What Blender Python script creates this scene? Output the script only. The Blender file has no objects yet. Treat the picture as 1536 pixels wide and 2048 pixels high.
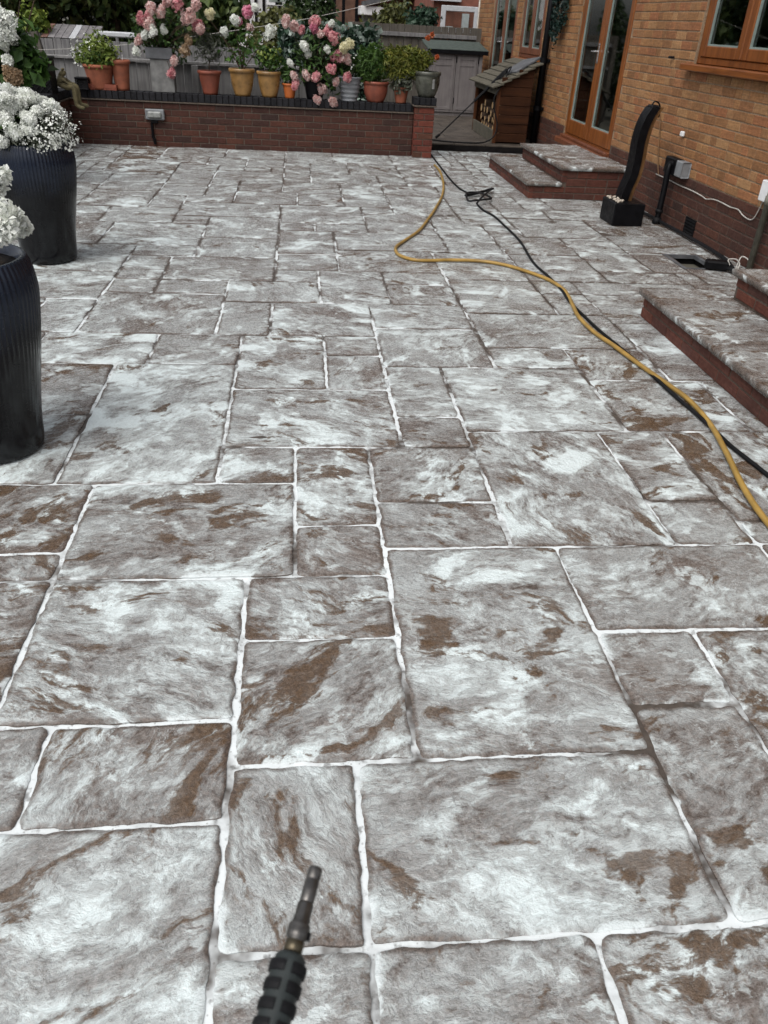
import bpy, math, random
import numpy as np
from mathutils import Matrix, Vector
R = math.radians
scene = bpy.context.scene
col = scene.collection

# ------------------------------------------------------------------ camera, world, sun, exposure
CAM_H = 1.525
F_PX, PITCH, ROLL, YAW = 1568.2, R(32.079), R(3.248), R(6.999)
_f0 = Vector((math.sin(YAW), math.cos(YAW), 0)); _r0 = Vector((math.cos(YAW), -math.sin(YAW), 0)); _u0 = Vector((0, 0, 1))
FWD = _f0 * math.cos(PITCH) - _u0 * math.sin(PITCH)
_up = _u0 * math.cos(PITCH) + _f0 * math.sin(PITCH)
RIGHT = _r0 * math.cos(ROLL) + _up * math.sin(ROLL)
UP = _up * math.cos(ROLL) - _r0 * math.sin(ROLL)
cam_d = bpy.data.cameras.new('camera')
cam = bpy.data.objects.new('camera', cam_d); col.objects.link(cam)
cam_d.sensor_fit = 'VERTICAL'; cam_d.sensor_height = 24.0; cam_d.sensor_width = 18.0
cam_d.lens = F_PX / 2048 * 24.0
cam_d.clip_start = 0.02; cam_d.clip_end = 400
M = Matrix.Identity(4)
for i in range(3):
    M[i][0], M[i][1], M[i][2] = RIGHT[i], UP[i], -FWD[i]
M[2][3] = CAM_H
cam.matrix_world = M
cam_d.dof.use_dof = True; cam_d.dof.focus_distance = 3.0; cam_d.dof.aperture_fstop = 6.0
scene.camera = cam

SUN_EL, SUN_AZ = R(56), R(-140)         # azimuth from +Y towards +X: soft light from behind the camera's left
world = bpy.data.worlds.new('World'); scene.world = world; world.use_nodes = True
wn = world.node_tree; bg = wn.nodes['Background']
sky = wn.nodes.new('ShaderNodeTexSky'); sky.sky_type = 'NISHITA'; sky.sun_disc = False
sky.sun_elevation = SUN_EL; sky.sun_rotation = SUN_AZ
sky.air_density = 1.0; sky.dust_density = 4.0; sky.ozone_density = 1.0
hs = wn.nodes.new('ShaderNodeHueSaturation'); hs.inputs['Saturation'].default_value = 0.26
wn.links.new(sky.outputs[0], hs.inputs['Color']); wn.links.new(hs.outputs[0], bg.inputs[0])
bg.inputs[1].default_value = 0.13
sd = bpy.data.lights.new('sun', 'SUN'); sd.energy = 1.2; sd.angle = R(50); sd.color = (1.0, 0.97, 0.93)
sun = bpy.data.objects.new('sun', sd); col.objects.link(sun)
to_sun = Vector((math.cos(SUN_EL) * math.sin(SUN_AZ), math.cos(SUN_EL) * math.cos(SUN_AZ), math.sin(SUN_EL)))
sun.rotation_euler = to_sun.to_track_quat('Z', 'Y').to_euler()
scene.view_settings.view_transform = 'Standard'; scene.view_settings.look = 'None'
scene.view_settings.exposure = 0.45; scene.view_settings.gamma = 1.0
scene.view_settings.use_curve_mapping = False
scene.cycles.max_bounces = 5; scene.cycles.diffuse_bounces = 2; scene.cycles.glossy_bounces = 3
scene.cycles.transmission_bounces = 5; scene.cycles.transparent_max_bounces = 6
scene.cycles.caustics_reflective = False; scene.cycles.caustics_refractive = False

def at(px, py, Y):
    """point of the place seen at photo pixel (px, py), at depth Y"""
    d = FWD + RIGHT * ((px - 768) / F_PX) - UP * ((py - 1024) / F_PX)
    return d * (Y / d.y) + Vector((0, 0, CAM_H))
def on_house(px, py, X):
    d = FWD + RIGHT * ((px - 768) / F_PX) - UP * ((py - 1024) / F_PX)
    return d * (X / d.x) + Vector((0, 0, CAM_H))
def on_ground(px, py, z=0.0):
    d = FWD + RIGHT * ((px - 768) / F_PX) - UP * ((py - 1024) / F_PX)
    return d * ((z - CAM_H) / d.z) + Vector((0, 0, CAM_H))

# ------------------------------------------------------------------ mesh helpers
class MB:
    def __init__(s): s.v = []; s.f = []
    def quad(s, a, b, c, d):
        n = len(s.v); s.v += [tuple(a), tuple(b), tuple(c), tuple(d)]; s.f.append((n, n+1, n+2, n+3))
    def box(s, x0, y0, z0, x1, y1, z1, M=None):
        n = len(s.v)
        p = [(x0,y0,z0),(x1,y0,z0),(x1,y1,z0),(x0,y1,z0),(x0,y0,z1),(x1,y0,z1),(x1,y1,z1),(x0,y1,z1)]
        if M is not None: p = [tuple(M @ Vector(q)) for q in p]
        s.v += p
        s.f += [tuple(n+i for i in q) for q in ((0,3,2,1),(4,5,6,7),(0,1,5,4),(1,2,6,5),(2,3,7,6),(3,0,4,7))]
        return s
    def cbox(s, x0, y0, z0, x1, y1, z1, c=0.004, M=None):
        """box with chamfered edges"""
        n = len(s.v); p = []
        for (sx, sy, sz) in ((0,0,0),(1,0,0),(1,1,0),(0,1,0),(0,0,1),(1,0,1),(1,1,1),(0,1,1)):
            X = (x0, x1)[sx]; Y = (y0, y1)[sy]; Z = (z0, z1)[sz]
            ix = X + (c if sx == 0 else -c); iy = Y + (c if sy == 0 else -c); iz = Z + (c if sz == 0 else -c)
            p += [(X, iy, iz), (ix, Y, iz), (ix, iy, Z)]
        if M is not None: p = [tuple(M @ Vector(q)) for q in p]
        s.v += p
        V = lambda k, a: n + 3*k + a
        F = [(V(0,2),V(3,2),V(2,2),V(1,2)), (V(4,2),V(5,2),V(6,2),V(7,2)), (V(0,1),V(1,1),V(5,1),V(4,1)),
             (V(1,0),V(2,0),V(6,0),V(5,0)), (V(2,1),V(3,1),V(7,1),V(6,1)), (V(3,0),V(0,0),V(4,0),V(7,0))]
        for a, b, ax1, ax2 in ((0,1,1,2),(1,2,0,2),(2,3,1,2),(3,0,0,2),(4,5,1,2),(5,6,0,2),(6,7,1,2),(7,4,0,2)):
            F.append((V(a,ax1), V(b,ax1), V(b,ax2), V(a,ax2)))
        for a, b in ((0,4),(1,5),(2,6),(3,7)):
            F.append((V(a,0), V(a,1), V(b,1), V(b,0)))
        for k in range(8): F.append((V(k,0), V(k,1), V(k,2)))
        s.f += F
        return s
    def lathe(s, prof, seg=32, c=(0,0,0), M=None, cap=True, wob=0):
        n = len(s.v); m = len(prof)
        for (r, z) in prof:
            for k in range(seg):
                a = 2*math.pi*k/seg
                rr = r * (1 + (wob if k % 2 else 0))
                q = Vector((c[0]+rr*math.cos(a), c[1]+rr*math.sin(a), c[2]+z))
                s.v.append(tuple(M @ q if M is not None else q))
        for i in range(m-1):
            for k in range(seg):
                k2 = (k+1) % seg
                s.f.append((n+i*seg+k, n+i*seg+k2, n+(i+1)*seg+k2, n+(i+1)*seg+k))
        if cap:
            s.f.append(tuple(n+k for k in reversed(range(seg)))); s.f.append(tuple(n+(m-1)*seg+k for k in range(seg)))
        return s
    def tube(s, pts, r, seg=8, cap=True):
        pts = [Vector(p) for p in pts]; n = len(s.v); m = len(pts)
        rs = r if isinstance(r, (list, tuple)) else [r]*m
        prev = None
        for i, p in enumerate(pts):
            t = (pts[min(i+1, m-1)] - pts[max(i-1, 0)]).normalized()
            if prev is None:
                ref = Vector((0,0,1)) if abs(t.z) < 0.9 else Vector((1,0,0))
                u = t.cross(ref).normalized()
            else:
                u = (prev - t * prev.dot(t)).normalized()
            prev = u; w = t.cross(u)
            for k in range(seg):
                a = 2*math.pi*k/seg
                s.v.append(tuple(p + (u*math.cos(a) + w*math.sin(a)) * rs[i]))
        for i in range(m-1):
            for k in range(seg):
                k2 = (k+1) % seg
                s.f.append((n+i*seg+k, n+i*seg+k2, n+(i+1)*seg+k2, n+(i+1)*seg+k))
        if cap:
            s.f.append(tuple(n+k for k in reversed(range(seg)))); s.f.append(tuple(n+(m-1)*seg+k for k in range(seg)))
        return s
    def raw(s, v, f):
        n = len(s.v); s.v += [tuple(q) for q in v]; s.f += [tuple(n+i for i in q) for q in f]
        return s
    def mesh(s, name):
        me = bpy.data.meshes.new(name); me.from_pydata(s.v, [], s.f); me.update(); return me
    def build(s, name, mat=None, parent=None, smooth=False):
        return obj(name, s.mesh(name), mat, parent, smooth)

def obj(name, me, mat=None, parent=None, smooth=False):
    o = bpy.data.objects.new(name, me); col.objects.link(o)
    if mat is not None and me is not None and len(me.materials) == 0: me.materials.append(mat)
    if parent is not None: o.parent = parent
    if smooth: me.polygons.foreach_set('use_smooth', [True]*len(me.polygons))
    return o
def empty(name, loc=(0,0,0), label=None, cat=None, group=None):
    o = bpy.data.objects.new(name, None); col.objects.link(o); o.location = loc; o.empty_display_size = 0.1
    tag(o, label, cat, group); return o
def tag(o, label=None, cat=None, group=None, kind=None):
    if label: o['label'] = label
    if cat: o['category'] = cat
    if group: o['group'] = group
    if kind: o['kind'] = kind
    return o
def spline(pts, n=6):
    P = [Vector(p) for p in pts]; out = []
    for i in range(len(P)-1):
        a, b, c, d = P[max(i-1,0)], P[i], P[i+1], P[min(i+2,len(P)-1)]
        for k in range(n):
            t = k/n
            out.append(0.5*((2*b) + (c-a)*t + (2*a-5*b+4*c-d)*t*t + (3*b-a-3*c+d)*t**3))
    out.append(P[-1]); return out

# vectorised value noise for relief
_rng = np.random.default_rng(7)
_PERM = _rng.random((256, 256))
def vnoise(x, y, s=1.0):
    x = np.asarray(x)*s + 101.3; y = np.asarray(y)*s + 57.7
    xi = np.floor(x).astype(int); yi = np.floor(y).astype(int); fx = x-xi; fy = y-yi
    fx = fx*fx*(3-2*fx); fy = fy*fy*(3-2*fy)
    g = lambda a, b: _PERM[a % 256, b % 256]
    return (g(xi,yi)*(1-fx)+g(xi+1,yi)*fx)*(1-fy) + (g(xi,yi+1)*(1-fx)+g(xi+1,yi+1)*fx)*fy
def fbm(x, y, s, o=4):
    t = 0; a = 1; n = 0
    for k in range(o): t = t + a*vnoise(x+k*17.1, y-k*9.3, s); n += a; a *= .5; s *= 2.03
    return t/n

# ------------------------------------------------------------------ material helpers
class NT:
    def __init__(s, name):
        s.m = bpy.data.materials.new(name); s.m.use_nodes = True; s.t = s.m.node_tree
        s.b = s.t.nodes['Principled BSDF']
    def n(s, t, **kw):
        o = s.t.nodes.new(t)
        for k, v in kw.items(): setattr(o, k, v)
        return o
    def l(s, a, b): s.t.links.new(a, b)
    def val(s, sock, v):
        if hasattr(v, 'default_value') or hasattr(v, 'is_output'): s.l(v, sock)
        else: sock.default_value = v
    def coord(s, which='Object'): return s.n('ShaderNodeTexCoord').outputs[which]
    def attr(s, name, out='Vector'): return s.n('ShaderNodeAttribute', attribute_name=name).outputs[out]
    def mapping(s, v, scale=(1,1,1), loc=(0,0,0), rot=(0,0,0)):
        m = s.n('ShaderNodeMapping'); s.l(v, m.inputs['Vector'])
        m.inputs['Scale'].default_value = scale; m.inputs['Location'].default_value = loc; m.inputs['Rotation'].default_value = rot
        return m.outputs[0]
    def noise(s, v, scale, detail=4, rough=.55, dist=0.0, out='Fac'):
        o = s.n('ShaderNodeTexNoise'); s.l(v, o.inputs['Vector'])
        o.inputs['Scale'].default_value = scale; o.inputs['Detail'].default_value = detail
        o.inputs['Roughness'].default_value = rough; o.inputs['Distortion'].default_value = dist
        return o.outputs[out]
    def voro(s, v, scale, feature='F1', out='Distance'):
        o = s.n('ShaderNodeTexVoronoi', feature=feature); s.l(v, o.inputs['Vector']); o.inputs['Scale'].default_value = scale
        return o.outputs[out]
    def math(s, op, a, b=0.0, c=0.0, clamp=False):
        o = s.n('ShaderNodeMath', operation=op, use_clamp=clamp)
        for i, v in enumerate((a, b, c)): s.val(o.inputs[i], v)
        return o.outputs[0]
    def vmath(s, op, a, b=(0,0,0), scale=None):
        o = s.n('ShaderNodeVectorMath', operation=op); s.val(o.inputs[0], a); s.val(o.inputs[1], b)
        if scale is not None: s.val(o.inputs['Scale'], scale)
        return o.outputs[0]
    def step(s, v, a, b, lo=0.0, hi=1.0):
        o = s.n('ShaderNodeMapRange', interpolation_type='SMOOTHSTEP')
        s.val(o.inputs[0], v); s.val(o.inputs[1], a); s.val(o.inputs[2], b); s.val(o.inputs[3], lo); s.val(o.inputs[4], hi)
        return o.outputs[0]
    def mix(s, f, a, b, blend='MIX'):
        o = s.n('ShaderNodeMix', data_type='RGBA', blend_type=blend)
        s.val(o.inputs[0], f)
        for k, v in ((6, a), (7, b)):
            if isinstance(v, tuple): o.inputs[k].default_value = (*v[:3], 1)
            else: s.l(v, o.inputs[k])
        return o.outputs[2]
    def bump(s, h, strength=.5, dist=.01, normal=None):
        o = s.n('ShaderNodeBump'); o.inputs['Strength'].default_value = strength; o.inputs['Distance'].default_value = dist
        s.l(h, o.inputs['Height'])
        if normal is not None: s.l(normal, o.inputs['Normal'])
        s.l(o.outputs[0], s.b.inputs['Normal']); return o.outputs[0]
    def set(s, color=None, rough=None, metal=None, spec=None, **kw):
        B = s.b.inputs
        if color is not None:
            if isinstance(color, tuple): B['Base Color'].default_value = (*color[:3], 1)
            else: s.l(color, B['Base Color'])
        if rough is not None: s.val(B['Roughness'], rough)
        if metal is not None: s.val(B['Metallic'], metal)
        if spec is not None: s.val(B['Specular IOR Level'], spec)
        for k, v in kw.items(): s.val(B[k.replace('_', ' ')], v)
        return s.m
def plain(name, c, rough=.6, metal=0.0, var=.25, scale=12, bump=.15, bscale=60, spec=.4):
    t = NT(name); p = t.coord('Object')
    f = t.noise(p, scale, 5, .6); d = tuple(x*(1-var) for x in c); e = tuple(min(1, x*(1+var)) for x in c)
    k = t.set(t.mix(t.step(f, .3, .7), d, e), t.step(t.noise(p, scale*2, 3), .3, .7, max(.03, rough-.1), min(1, rough+.1)), metal, spec)
    if bump: t.bump(t.noise(p, bscale, 4), bump, .004)
    return k

# ------------------------------------------------------------------ materials
def slab_material():
    t = NT('wet_sandstone_with_foam')
    p = t.attr('rc'); ed = t.attr('ed', 'Fac'); sv = t.attr('sv')
    sx = t.n('ShaderNodeSeparateXYZ'); t.l(sv, sx.inputs[0])
    film_s, brown_s, white_s = sx.outputs
    w = t.vmath('SUBTRACT', t.noise(p, 2.6, 1, .5, 0, 'Color'), (.5,.5,.5))
    pw = t.vmath('ADD', p, t.vmath('SCALE', w, scale=.16))
    w2 = t.vmath('SUBTRACT', t.noise(p, 15.0, 2, .6, 0, 'Color'), (.5,.5,.5))
    pw2 = t.vmath('ADD', pw, t.vmath('SCALE', w2, scale=.036))
    ps = t.mapping(pw2, (1.0, 1.55, 1))                # a little drawn out along the grain of the stone
    # riven stone: mottling, pits, wrinkles whose relief shading is painted as thin dark lines
    n_f = t.noise(p, 78, 5, .78); n_m = t.noise(t.mapping(pw2, (1, 1.7, 1)), 20, 6, .72); n_l = t.noise(pw, 3.0, 4, .55)
    cloud = t.noise(pw2, 8.0, 6, .66)
    rid = t.step(t.math('ABSOLUTE', t.math('SUBTRACT', n_m, .5)), 0, .022, 1, 0)
    rid2 = t.step(t.math('ABSOLUTE', t.math('SUBTRACT', cloud, .5)), 0, .013, 1, 0)
    c = t.mix(t.step(n_f, .32, .68), (.078, .064, .055), (.275, .252, .236))
    c = t.mix(t.step(n_m, .48, .68, 0, .85), c, (.066, .047, .037))
    c = t.mix(t.step(n_l, .4, .7, 0, .40), c, (.175, .142, .120))
    # grey veil of suds, thin over the high grain of the stone
    fl = t.noise(ps, 2.7, 7, .64)
    grain = t.math('MULTIPLY', t.math('SUBTRACT', n_m, .5), -.55)
    grain = t.math('ADD', grain, t.math('MULTIPLY', t.math('SUBTRACT', n_f, .5), -.20))
    vv = t.math('ADD', t.math('ADD', fl, film_s), grain)
    veil = t.math('ADD', t.step(vv, .35, .52, 0, .50), t.step(vv, .48, .66, 0, .42))
    veil = t.math('MULTIPLY', veil, t.step(cloud, .32, .58, .52, 1.0))
    c = t.mix(veil, c, (.415, .442, .440))
    # brown wet patches
    bn = t.noise(t.mapping(pw2, (1.0, 1.9, 1), (3.3, 1.7, 0)), 3.6, 6, .62, .7)
    bb = t.math('ADD', t.math('ADD', bn, brown_s), t.math('MULTIPLY', grain, -.3))
    brown = t.step(bb, .562, .632)
    bc = t.mix(t.step(n_f, .3, .7), (.058, .033, .017), (.128, .078, .042))
    c = t.mix(t.math('MULTIPLY', brown, t.step(cloud, .3, .55, .6, .93)), c, bc)
    # thicker white suds, soft shoulders
    wn_ = t.noise(t.mapping(pw2, (1.0, 1.3, 1), (7.1, 4.2, 0)), 3.6, 7, .60, .9)
    ww = t.math('ADD', t.math('ADD', wn_, white_s), t.math('MULTIPLY', grain, .7))
    white = t.math('ADD', t.step(ww, .45, .62, 0, .52), t.step(ww, .57, .66, 0, .42))
    small = t.math('MULTIPLY', t.step(t.math('ADD', cloud, t.math('MULTIPLY', grain, .4)), .585, .64), t.step(n_l, .44, .56))
    white = t.math('MAXIMUM', white, t.math('MULTIPLY', small, .6))
    white = t.math('MULTIPLY', white, t.math('SUBTRACT', 1.0, t.math('MULTIPLY', brown, t.step(ww, .58, .65, .9, 0))))
    hole = t.math('MULTIPLY', t.step(n_l, .50, .60), t.step(t.voro(p, 60), .10, .16, 1, 0))
    white = t.math('MULTIPLY', white, t.math('SUBTRACT', 1.0, t.math('MULTIPLY', hole, .75)))
    c = t.mix(white, c, (.665, .740, .742))
    c = t.mix(t.math('MULTIPLY', rid, t.step(white, .2, .8, .34, .10)), c, (.060, .043, .034))
    c = t.mix(t.math('MULTIPLY', rid2, t.step(white, .2, .8, .40, .12)), c, (.055, .039, .031))
    c = t.mix(t.step(n_f, .59, .70, 0, .50), c, (.072, .057, .048))
    # drying lips: thin bright contour lines
    ln = t.math('ABSOLUTE', t.math('SUBTRACT', bn, .52))
    lip = t.math('MULTIPLY', t.step(ln, .0, .006, 1, 0), t.step(n_l, .46, .56))
    c = t.mix(t.math('MULTIPLY', lip, .5), c, (.60, .645, .645))
    # worn bare arris, with foam that laps over it here and there
    edn = t.math('ADD', ed, t.math('ADD', t.math('MULTIPLY', t.math('SUBTRACT', n_m, .5), .030), t.math('MULTIPLY', t.math('SUBTRACT', cloud, .5), .030)))
    bare = t.math('MULTIPLY', t.step(edn, .002, .017, 1, 0), t.step(wn_, .60, .45, .2, 1))
    c = t.mix(t.math('MULTIPLY', bare, .85), c, t.mix(t.step(n_f, .3, .7), (.042, .030, .023), (.135, .100, .080)))
    lap = t.math('MULTIPLY', t.step(edn, .003, .018, 1, 0), t.step(wn_, .555, .60))
    c = t.mix(t.math('MULTIPLY', lap, .8), c, (.60, .65, .655))
    ro = t.math('ADD', t.step(n_f, .3, .7, .16, .36), t.math('MULTIPLY', white, .20))
    t.set(c, ro, 0.0, .45)
    h = t.math('ADD', t.math('MULTIPLY', n_m, 1.4), t.math('MULTIPLY', cloud, 1.6))
    t.bump(h, .85, .007)
    return t.m
def joint_material():
    t = NT('joint_foam'); p = t.coord('Object')
    n = t.noise(p, 2.6, 5, .62); f = t.noise(p, 34, 4, .6)
    sy = t.n('ShaderNodeSeparateXYZ'); t.l(p, sy.inputs[0])
    far = t.math('ADD', t.step(sy.outputs[1], 2.0, 6.0, .0, .085), t.step(sy.outputs[0], .6, 1.6, 0, .05))
    k = t.step(t.math('SUBTRACT', n, far), .37, .50)
    k = t.math('MULTIPLY', k, t.step(f, .30, .46, .35, 1))
    k = t.math('MULTIPLY', k, t.step(t.voro(p, 60), .10, .2, .55, 1))
    c = t.mix(k, t.mix(f, (.022, .018, .015), (.12, .098, .082)), t.mix(t.noise(p, 12, 3), (.56, .60, .61), (.78, .82, .825)))
    t.set(c, .5, 0, .3)
    t.bump(t.noise(p, 45, 3), .4, .004)
    return t.m
def brick_material(name, cols, joint=False, stain=.5):
    t = NT(name); p = t.coord('Object')
    g = t.n('ShaderNodeNewGeometry').outputs['Position']
    oi = t.n('ShaderNodeObjectInfo').outputs['Random']
    r = t.math('FRACT', t.math('ADD', oi, t.attr('rnd', 'Fac')))
    cr = t.n('ShaderNodeValToRGB'); t.l(r, cr.inputs[0])
    e = cr.color_ramp.elements
    while len(e) < len(cols): e.new(.5)
    for i, q in enumerate(cols):
        e[i].position = i/(len(cols)-1); e[i].color = (*q, 1)
    n = t.noise(g, 30, 5, .65); drag = t.noise(t.mapping(g, (9, 9, 160)), 1.0, 4, .6)
    c = t.mix(t.step(n, .3, .72, 0, .5), cr.outputs[0], t.mix(1.0, cr.outputs[0], (.55, .5, .5), 'MULTIPLY'))
    c = t.mix(t.step(drag, .42, .72, 0, .55), c, t.mix(1.0, c, (1.9, 1.85, 1.8), 'MULTIPLY'))
    c = t.mix(t.step(t.noise(g, 1.7, 4, .6), .45, .75, 0, stain), c, t.mix(1.0, c, (.55, .55, .58), 'MULTIPLY'))
    t.set(c, t.step(n, .3, .7, .6, .85), 0, .3)
    t.bump(t.math('ADD', n, drag), .5, .003)
    return t.m
def mortar_material(name, c1, c2):
    t = NT(name); g = t.n('ShaderNodeNewGeometry').outputs['Position']
    n = t.noise(g, 55, 5, .7); m = t.noise(g, 2.2, 4, .6)
    t.set(t.mix(t.math('MULTIPLY', t.step(n, .3, .7), t.step(m, .3, .7, .5, 1)), c1, c2), .9, 0, .2)
    t.bump(n, .5, .003); return t.m
def wood_material(name, a, b, rough=.45, axis='Z', scale=1.0, spec=.4):
    t = NT(name); p = t.coord('Object')
    sc = {'Z': (14, 14, .8), 'X': (.8, 14, 14), 'Y': (14, .8, 14)}[axis]
    g = t.noise(t.mapping(p, tuple(q*scale for q in sc)), 2.0, 6, .62, .6)
    m = t.noise(p, 5, 4)
    c = t.mix(t.step(g, .3, .7), a, b); c = t.mix(t.step(m, .4, .75, 0, .4), c, tuple(x*.55 for x in a))
    t.set(c, rough, 0, spec); t.bump(g, .25, .003); return t.m
def leaf_material(name, a, b, back=None, trans=.25, petal=False):
    t = NT(name); r = t.attr('rnd', 'Fac'); g = t.n('ShaderNodeNewGeometry').outputs['Position']
    c = t.mix(r, a, b)
    if not petal: c = t.mix(t.step(t.noise(g, 9, 3), .35, .7, 0, .5), c, tuple(x*.5 for x in a))
    t.set(c, .5, 0, .35)
    tr = t.n('ShaderNodeBsdfTranslucent'); t.l(c, tr.inputs['Color'])
    mx = t.n('ShaderNodeMixShader'); mx.inputs[0].default_value = trans
    out = t.t.nodes['Material Output']
    t.l(t.b.outputs[0], mx.inputs[1]); t.l(tr.outputs[0], mx.inputs[2]); t.l(mx.outputs[0], out.inputs['Surface'])
    return t.m
def glass_material():
    t = NT('window_glass'); t.set((.80, .88, .85), .02, 0, .5, Transmission_Weight=1.0, IOR=1.45); return t.m

MAT = {}
MAT['slab'] = slab_material(); MAT['joint'] = joint_material()
MAT['buff'] = brick_material('buff_brick', [(0.2443,0.1202,0.0493),(0.2963,0.1613,0.0713),(0.1923,0.0913,0.0388),(0.2703,0.1380,0.0577),(0.2443,0.1002,0.0440),(0.3119,0.1758,0.0807),(0.2079,0.0924,0.0399)])
MAT['plinth'] = brick_material('plinth_brick', [(0.0748,0.0306,0.0204),(0.0527,0.0238,0.0179),(0.0884,0.0340,0.0213),(0.0391,0.0213,0.0170),(0.0816,0.0306,0.0195)])
MAT['red'] = brick_material('garden_wall_brick', [(0.0605,0.0221,0.0146),(0.0425,0.0169,0.0123),(0.0760,0.0265,0.0162),(0.0335,0.0162,0.0131),(0.0644,0.0206,0.0131)])
MAT['pillar'] = brick_material('pillar_brick', [(0.1080,0.0248,0.0160),(0.0800,0.0216,0.0152),(0.1320,0.0336,0.0208),(0.0640,0.0304,0.0184)], stain=.3)
MAT['blue'] = brick_material('dark_coping_brick', [(.006,.0065,.009),(.011,.011,.014),(.004,.004,.006)], stain=.2)
MAT['step'] = brick_material('step_brick', [(0.0956,0.0312,0.0205),(0.0704,0.0268,0.0196),(0.1148,0.0372,0.0232),(0.0551,0.0277,0.0224)], stain=.6)
MAT['mort_buff'] = mortar_material('buff_mortar', (0.1747,0.1178,0.0743), (0.3385,0.2512,0.1692))
MAT['mort_dark'] = mortar_material('plinth_mortar', (.065,.047,.038), (.125,.097,.078))
MAT['mort_wall'] = mortar_material('wall_mortar', (0.0675,0.0540,0.0435), (0.1425,0.1162,0.0938))
MAT['oak'] = wood_material('oak_stained_frame', (.135,.038,.007), (.23,.075,.016), .38, 'Z')
MAT['oak_h'] = wood_material('oak_stained_rail', (.135,.038,.007), (.23,.075,.016), .38, 'Y')
MAT['mahog'] = wood_material('reddish_frame', (.105,.034,.016), (.19,.066,.03), .4, 'Z')
MAT['glass'] = glass_material()
MAT['bead'] = plain('pale_glazing_bead', (.21,.26,.24), .4, 0, .12)
MAT['pale_room'] = plain('room_with_reflection_tint', (.22,.26,.235), .9, 0, .3, 3)  # pale green room colour stands in for reflections in the panes
MAT['black'] = plain('black_plastic', (.004,.004,.005), .45, 0, .3, spec=.12)
MAT['black_rub'] = plain('black_rubber', (.008,.008,.009), .6, 0, .3, 20, spec=.15)
MAT['terra'] = plain('terracotta', (.25,.080,.043), .75, 0, .28, 7, .25)
MAT['terra_d'] = plain('dark_terracotta', (.19,.052,.030), .6, 0, .28, 7, .25)
MAT['orange'] = plain('orange_plastic_pot', (.45,.12,.03), .45, 0, .12, 7, 0)
MAT['yellow'] = plain('yellow_glazed_pot', (.26,.145,.05), .35, 0, .4, 5, .15)
MAT['greypot'] = plain('grey_ribbed_pot', (.19,.20,.215), .5, 0, .15, 7, .1)
MAT['slate'] = plain('slate_trough', (.085,.088,.095), .7, 0, .3, 9, .3)
MAT['concrete'] = plain('grey_column', (0.1600,0.1600,0.1560), .85, 0, .3, 9, .4)
MAT['bronze'] = plain('bronze_glazed_pot', (.060,.062,.050), .28, 0, .45, 8, .15)
MAT['soil'] = plain('soil', (.035,.024,.016), .95, 0, .5, 30, .9, 45)
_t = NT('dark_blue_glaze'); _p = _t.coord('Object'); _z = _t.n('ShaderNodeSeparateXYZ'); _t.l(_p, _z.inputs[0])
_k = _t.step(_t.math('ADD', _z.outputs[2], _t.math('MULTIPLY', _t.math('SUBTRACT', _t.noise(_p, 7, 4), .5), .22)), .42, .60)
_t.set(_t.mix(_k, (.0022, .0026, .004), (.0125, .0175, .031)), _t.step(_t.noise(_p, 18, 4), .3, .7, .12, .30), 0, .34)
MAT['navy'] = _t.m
MAT['fence'] = wood_material('grey_painted_board', (0.1544,0.1502,0.1502), (0.2317,0.2274,0.2231), .8, 'Z')
MAT['fence_old'] = wood_material('weathered_board', (0.1100,0.1078,0.1100), (0.2090,0.2035,0.2035), .85, 'Z')
MAT['fence_b'] = wood_material('brown_weathered_board', (0.0600,0.0520,0.0440), (0.1080,0.0960,0.0800), .85, 'Z')
MAT['shed'] = wood_material('grey_mauve_paint', (0.1426,0.1283,0.1270), (0.1854,0.1682,0.1654), .65, 'Z')
MAT['felt'] = plain('green_felt', (.050,.066,.058), .8, 0, .4, 20, .4)
MAT['logwood'] = wood_material('brown_stained_board', (.026,.010,.005), (.055,.021,.009), .6, 'X', spec=.12)
MAT['logwood_v'] = wood_material('brown_stained_post', (.050,.018,.008), (.10,.038,.016), .6, 'Z', spec=.12)
MAT['shingle'] = wood_material('mossy_shingle', (.055,.050,.036), (.115,.103,.077), .85, 'X')
MAT['log_end'] = plain('cut_log_face', (.46,.30,.15), .8, 0, .3, 20, .3)
MAT['bark'] = plain('bark', (.055,.034,.022), .9, 0, .5, 18, .8)
MAT['hoseY'] = plain('yellow_hose', (.30,.185,.045), .38, 0, .22, 9, .05)
MAT['steel'] = plain('worn_steel', (.11,.105,.10), .36, .8, .35, 40, .1, 120)
MAT['alu'] = plain('bright_metal', (.55,.55,.55), .3, .9, .1)
MAT['white'] = plain('white_paint', (.72,.73,.74), .45, 0, .08)
MAT['dim_white'] = plain('dull_white_frame', (.46,.47,.49), .5, 0, .08)
MAT['cable'] = plain('white_cable', (.42,.40,.37), .5, 0, .12)
MAT['grey_box'] = plain('grey_box', (.19,.20,.21), .5, 0, .2)
MAT['frog'] = plain('mossy_stone_frog', (.105,.088,.045), .85, 0, .45, 15, .6)
MAT['pebble'] = plain('pebble', (.40,.35,.29), .6, 0, .4, 30, .1)
MAT['copper'] = plain('brown_metal', (.125,.062,.022), .5, .2, .35, 6)
MAT['tar'] = plain('dark_deck_edge', (.008,.007,.007), .7, 0, .4, spec=.12)
MAT['lilac_g'] = plain('outer_ground', (.07,.065,.05), .95, 0, .5, 2, .5)
L_ = leaf_material
MAT['lf_dark'] = L_('dark_leaf', (0.0234,0.0468,0.0156), (0.0585,0.0975,0.0286))
MAT['lf_mid'] = L_('green_leaf', (.035,.085,.018), (.085,.165,.035))
MAT['lf_lime'] = L_('lime_leaf', (.11,.17,.025), (.22,.27,.05))
MAT['lf_fern'] = L_('ferny_leaf', (.10,.145,.022), (.24,.23,.04))
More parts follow.
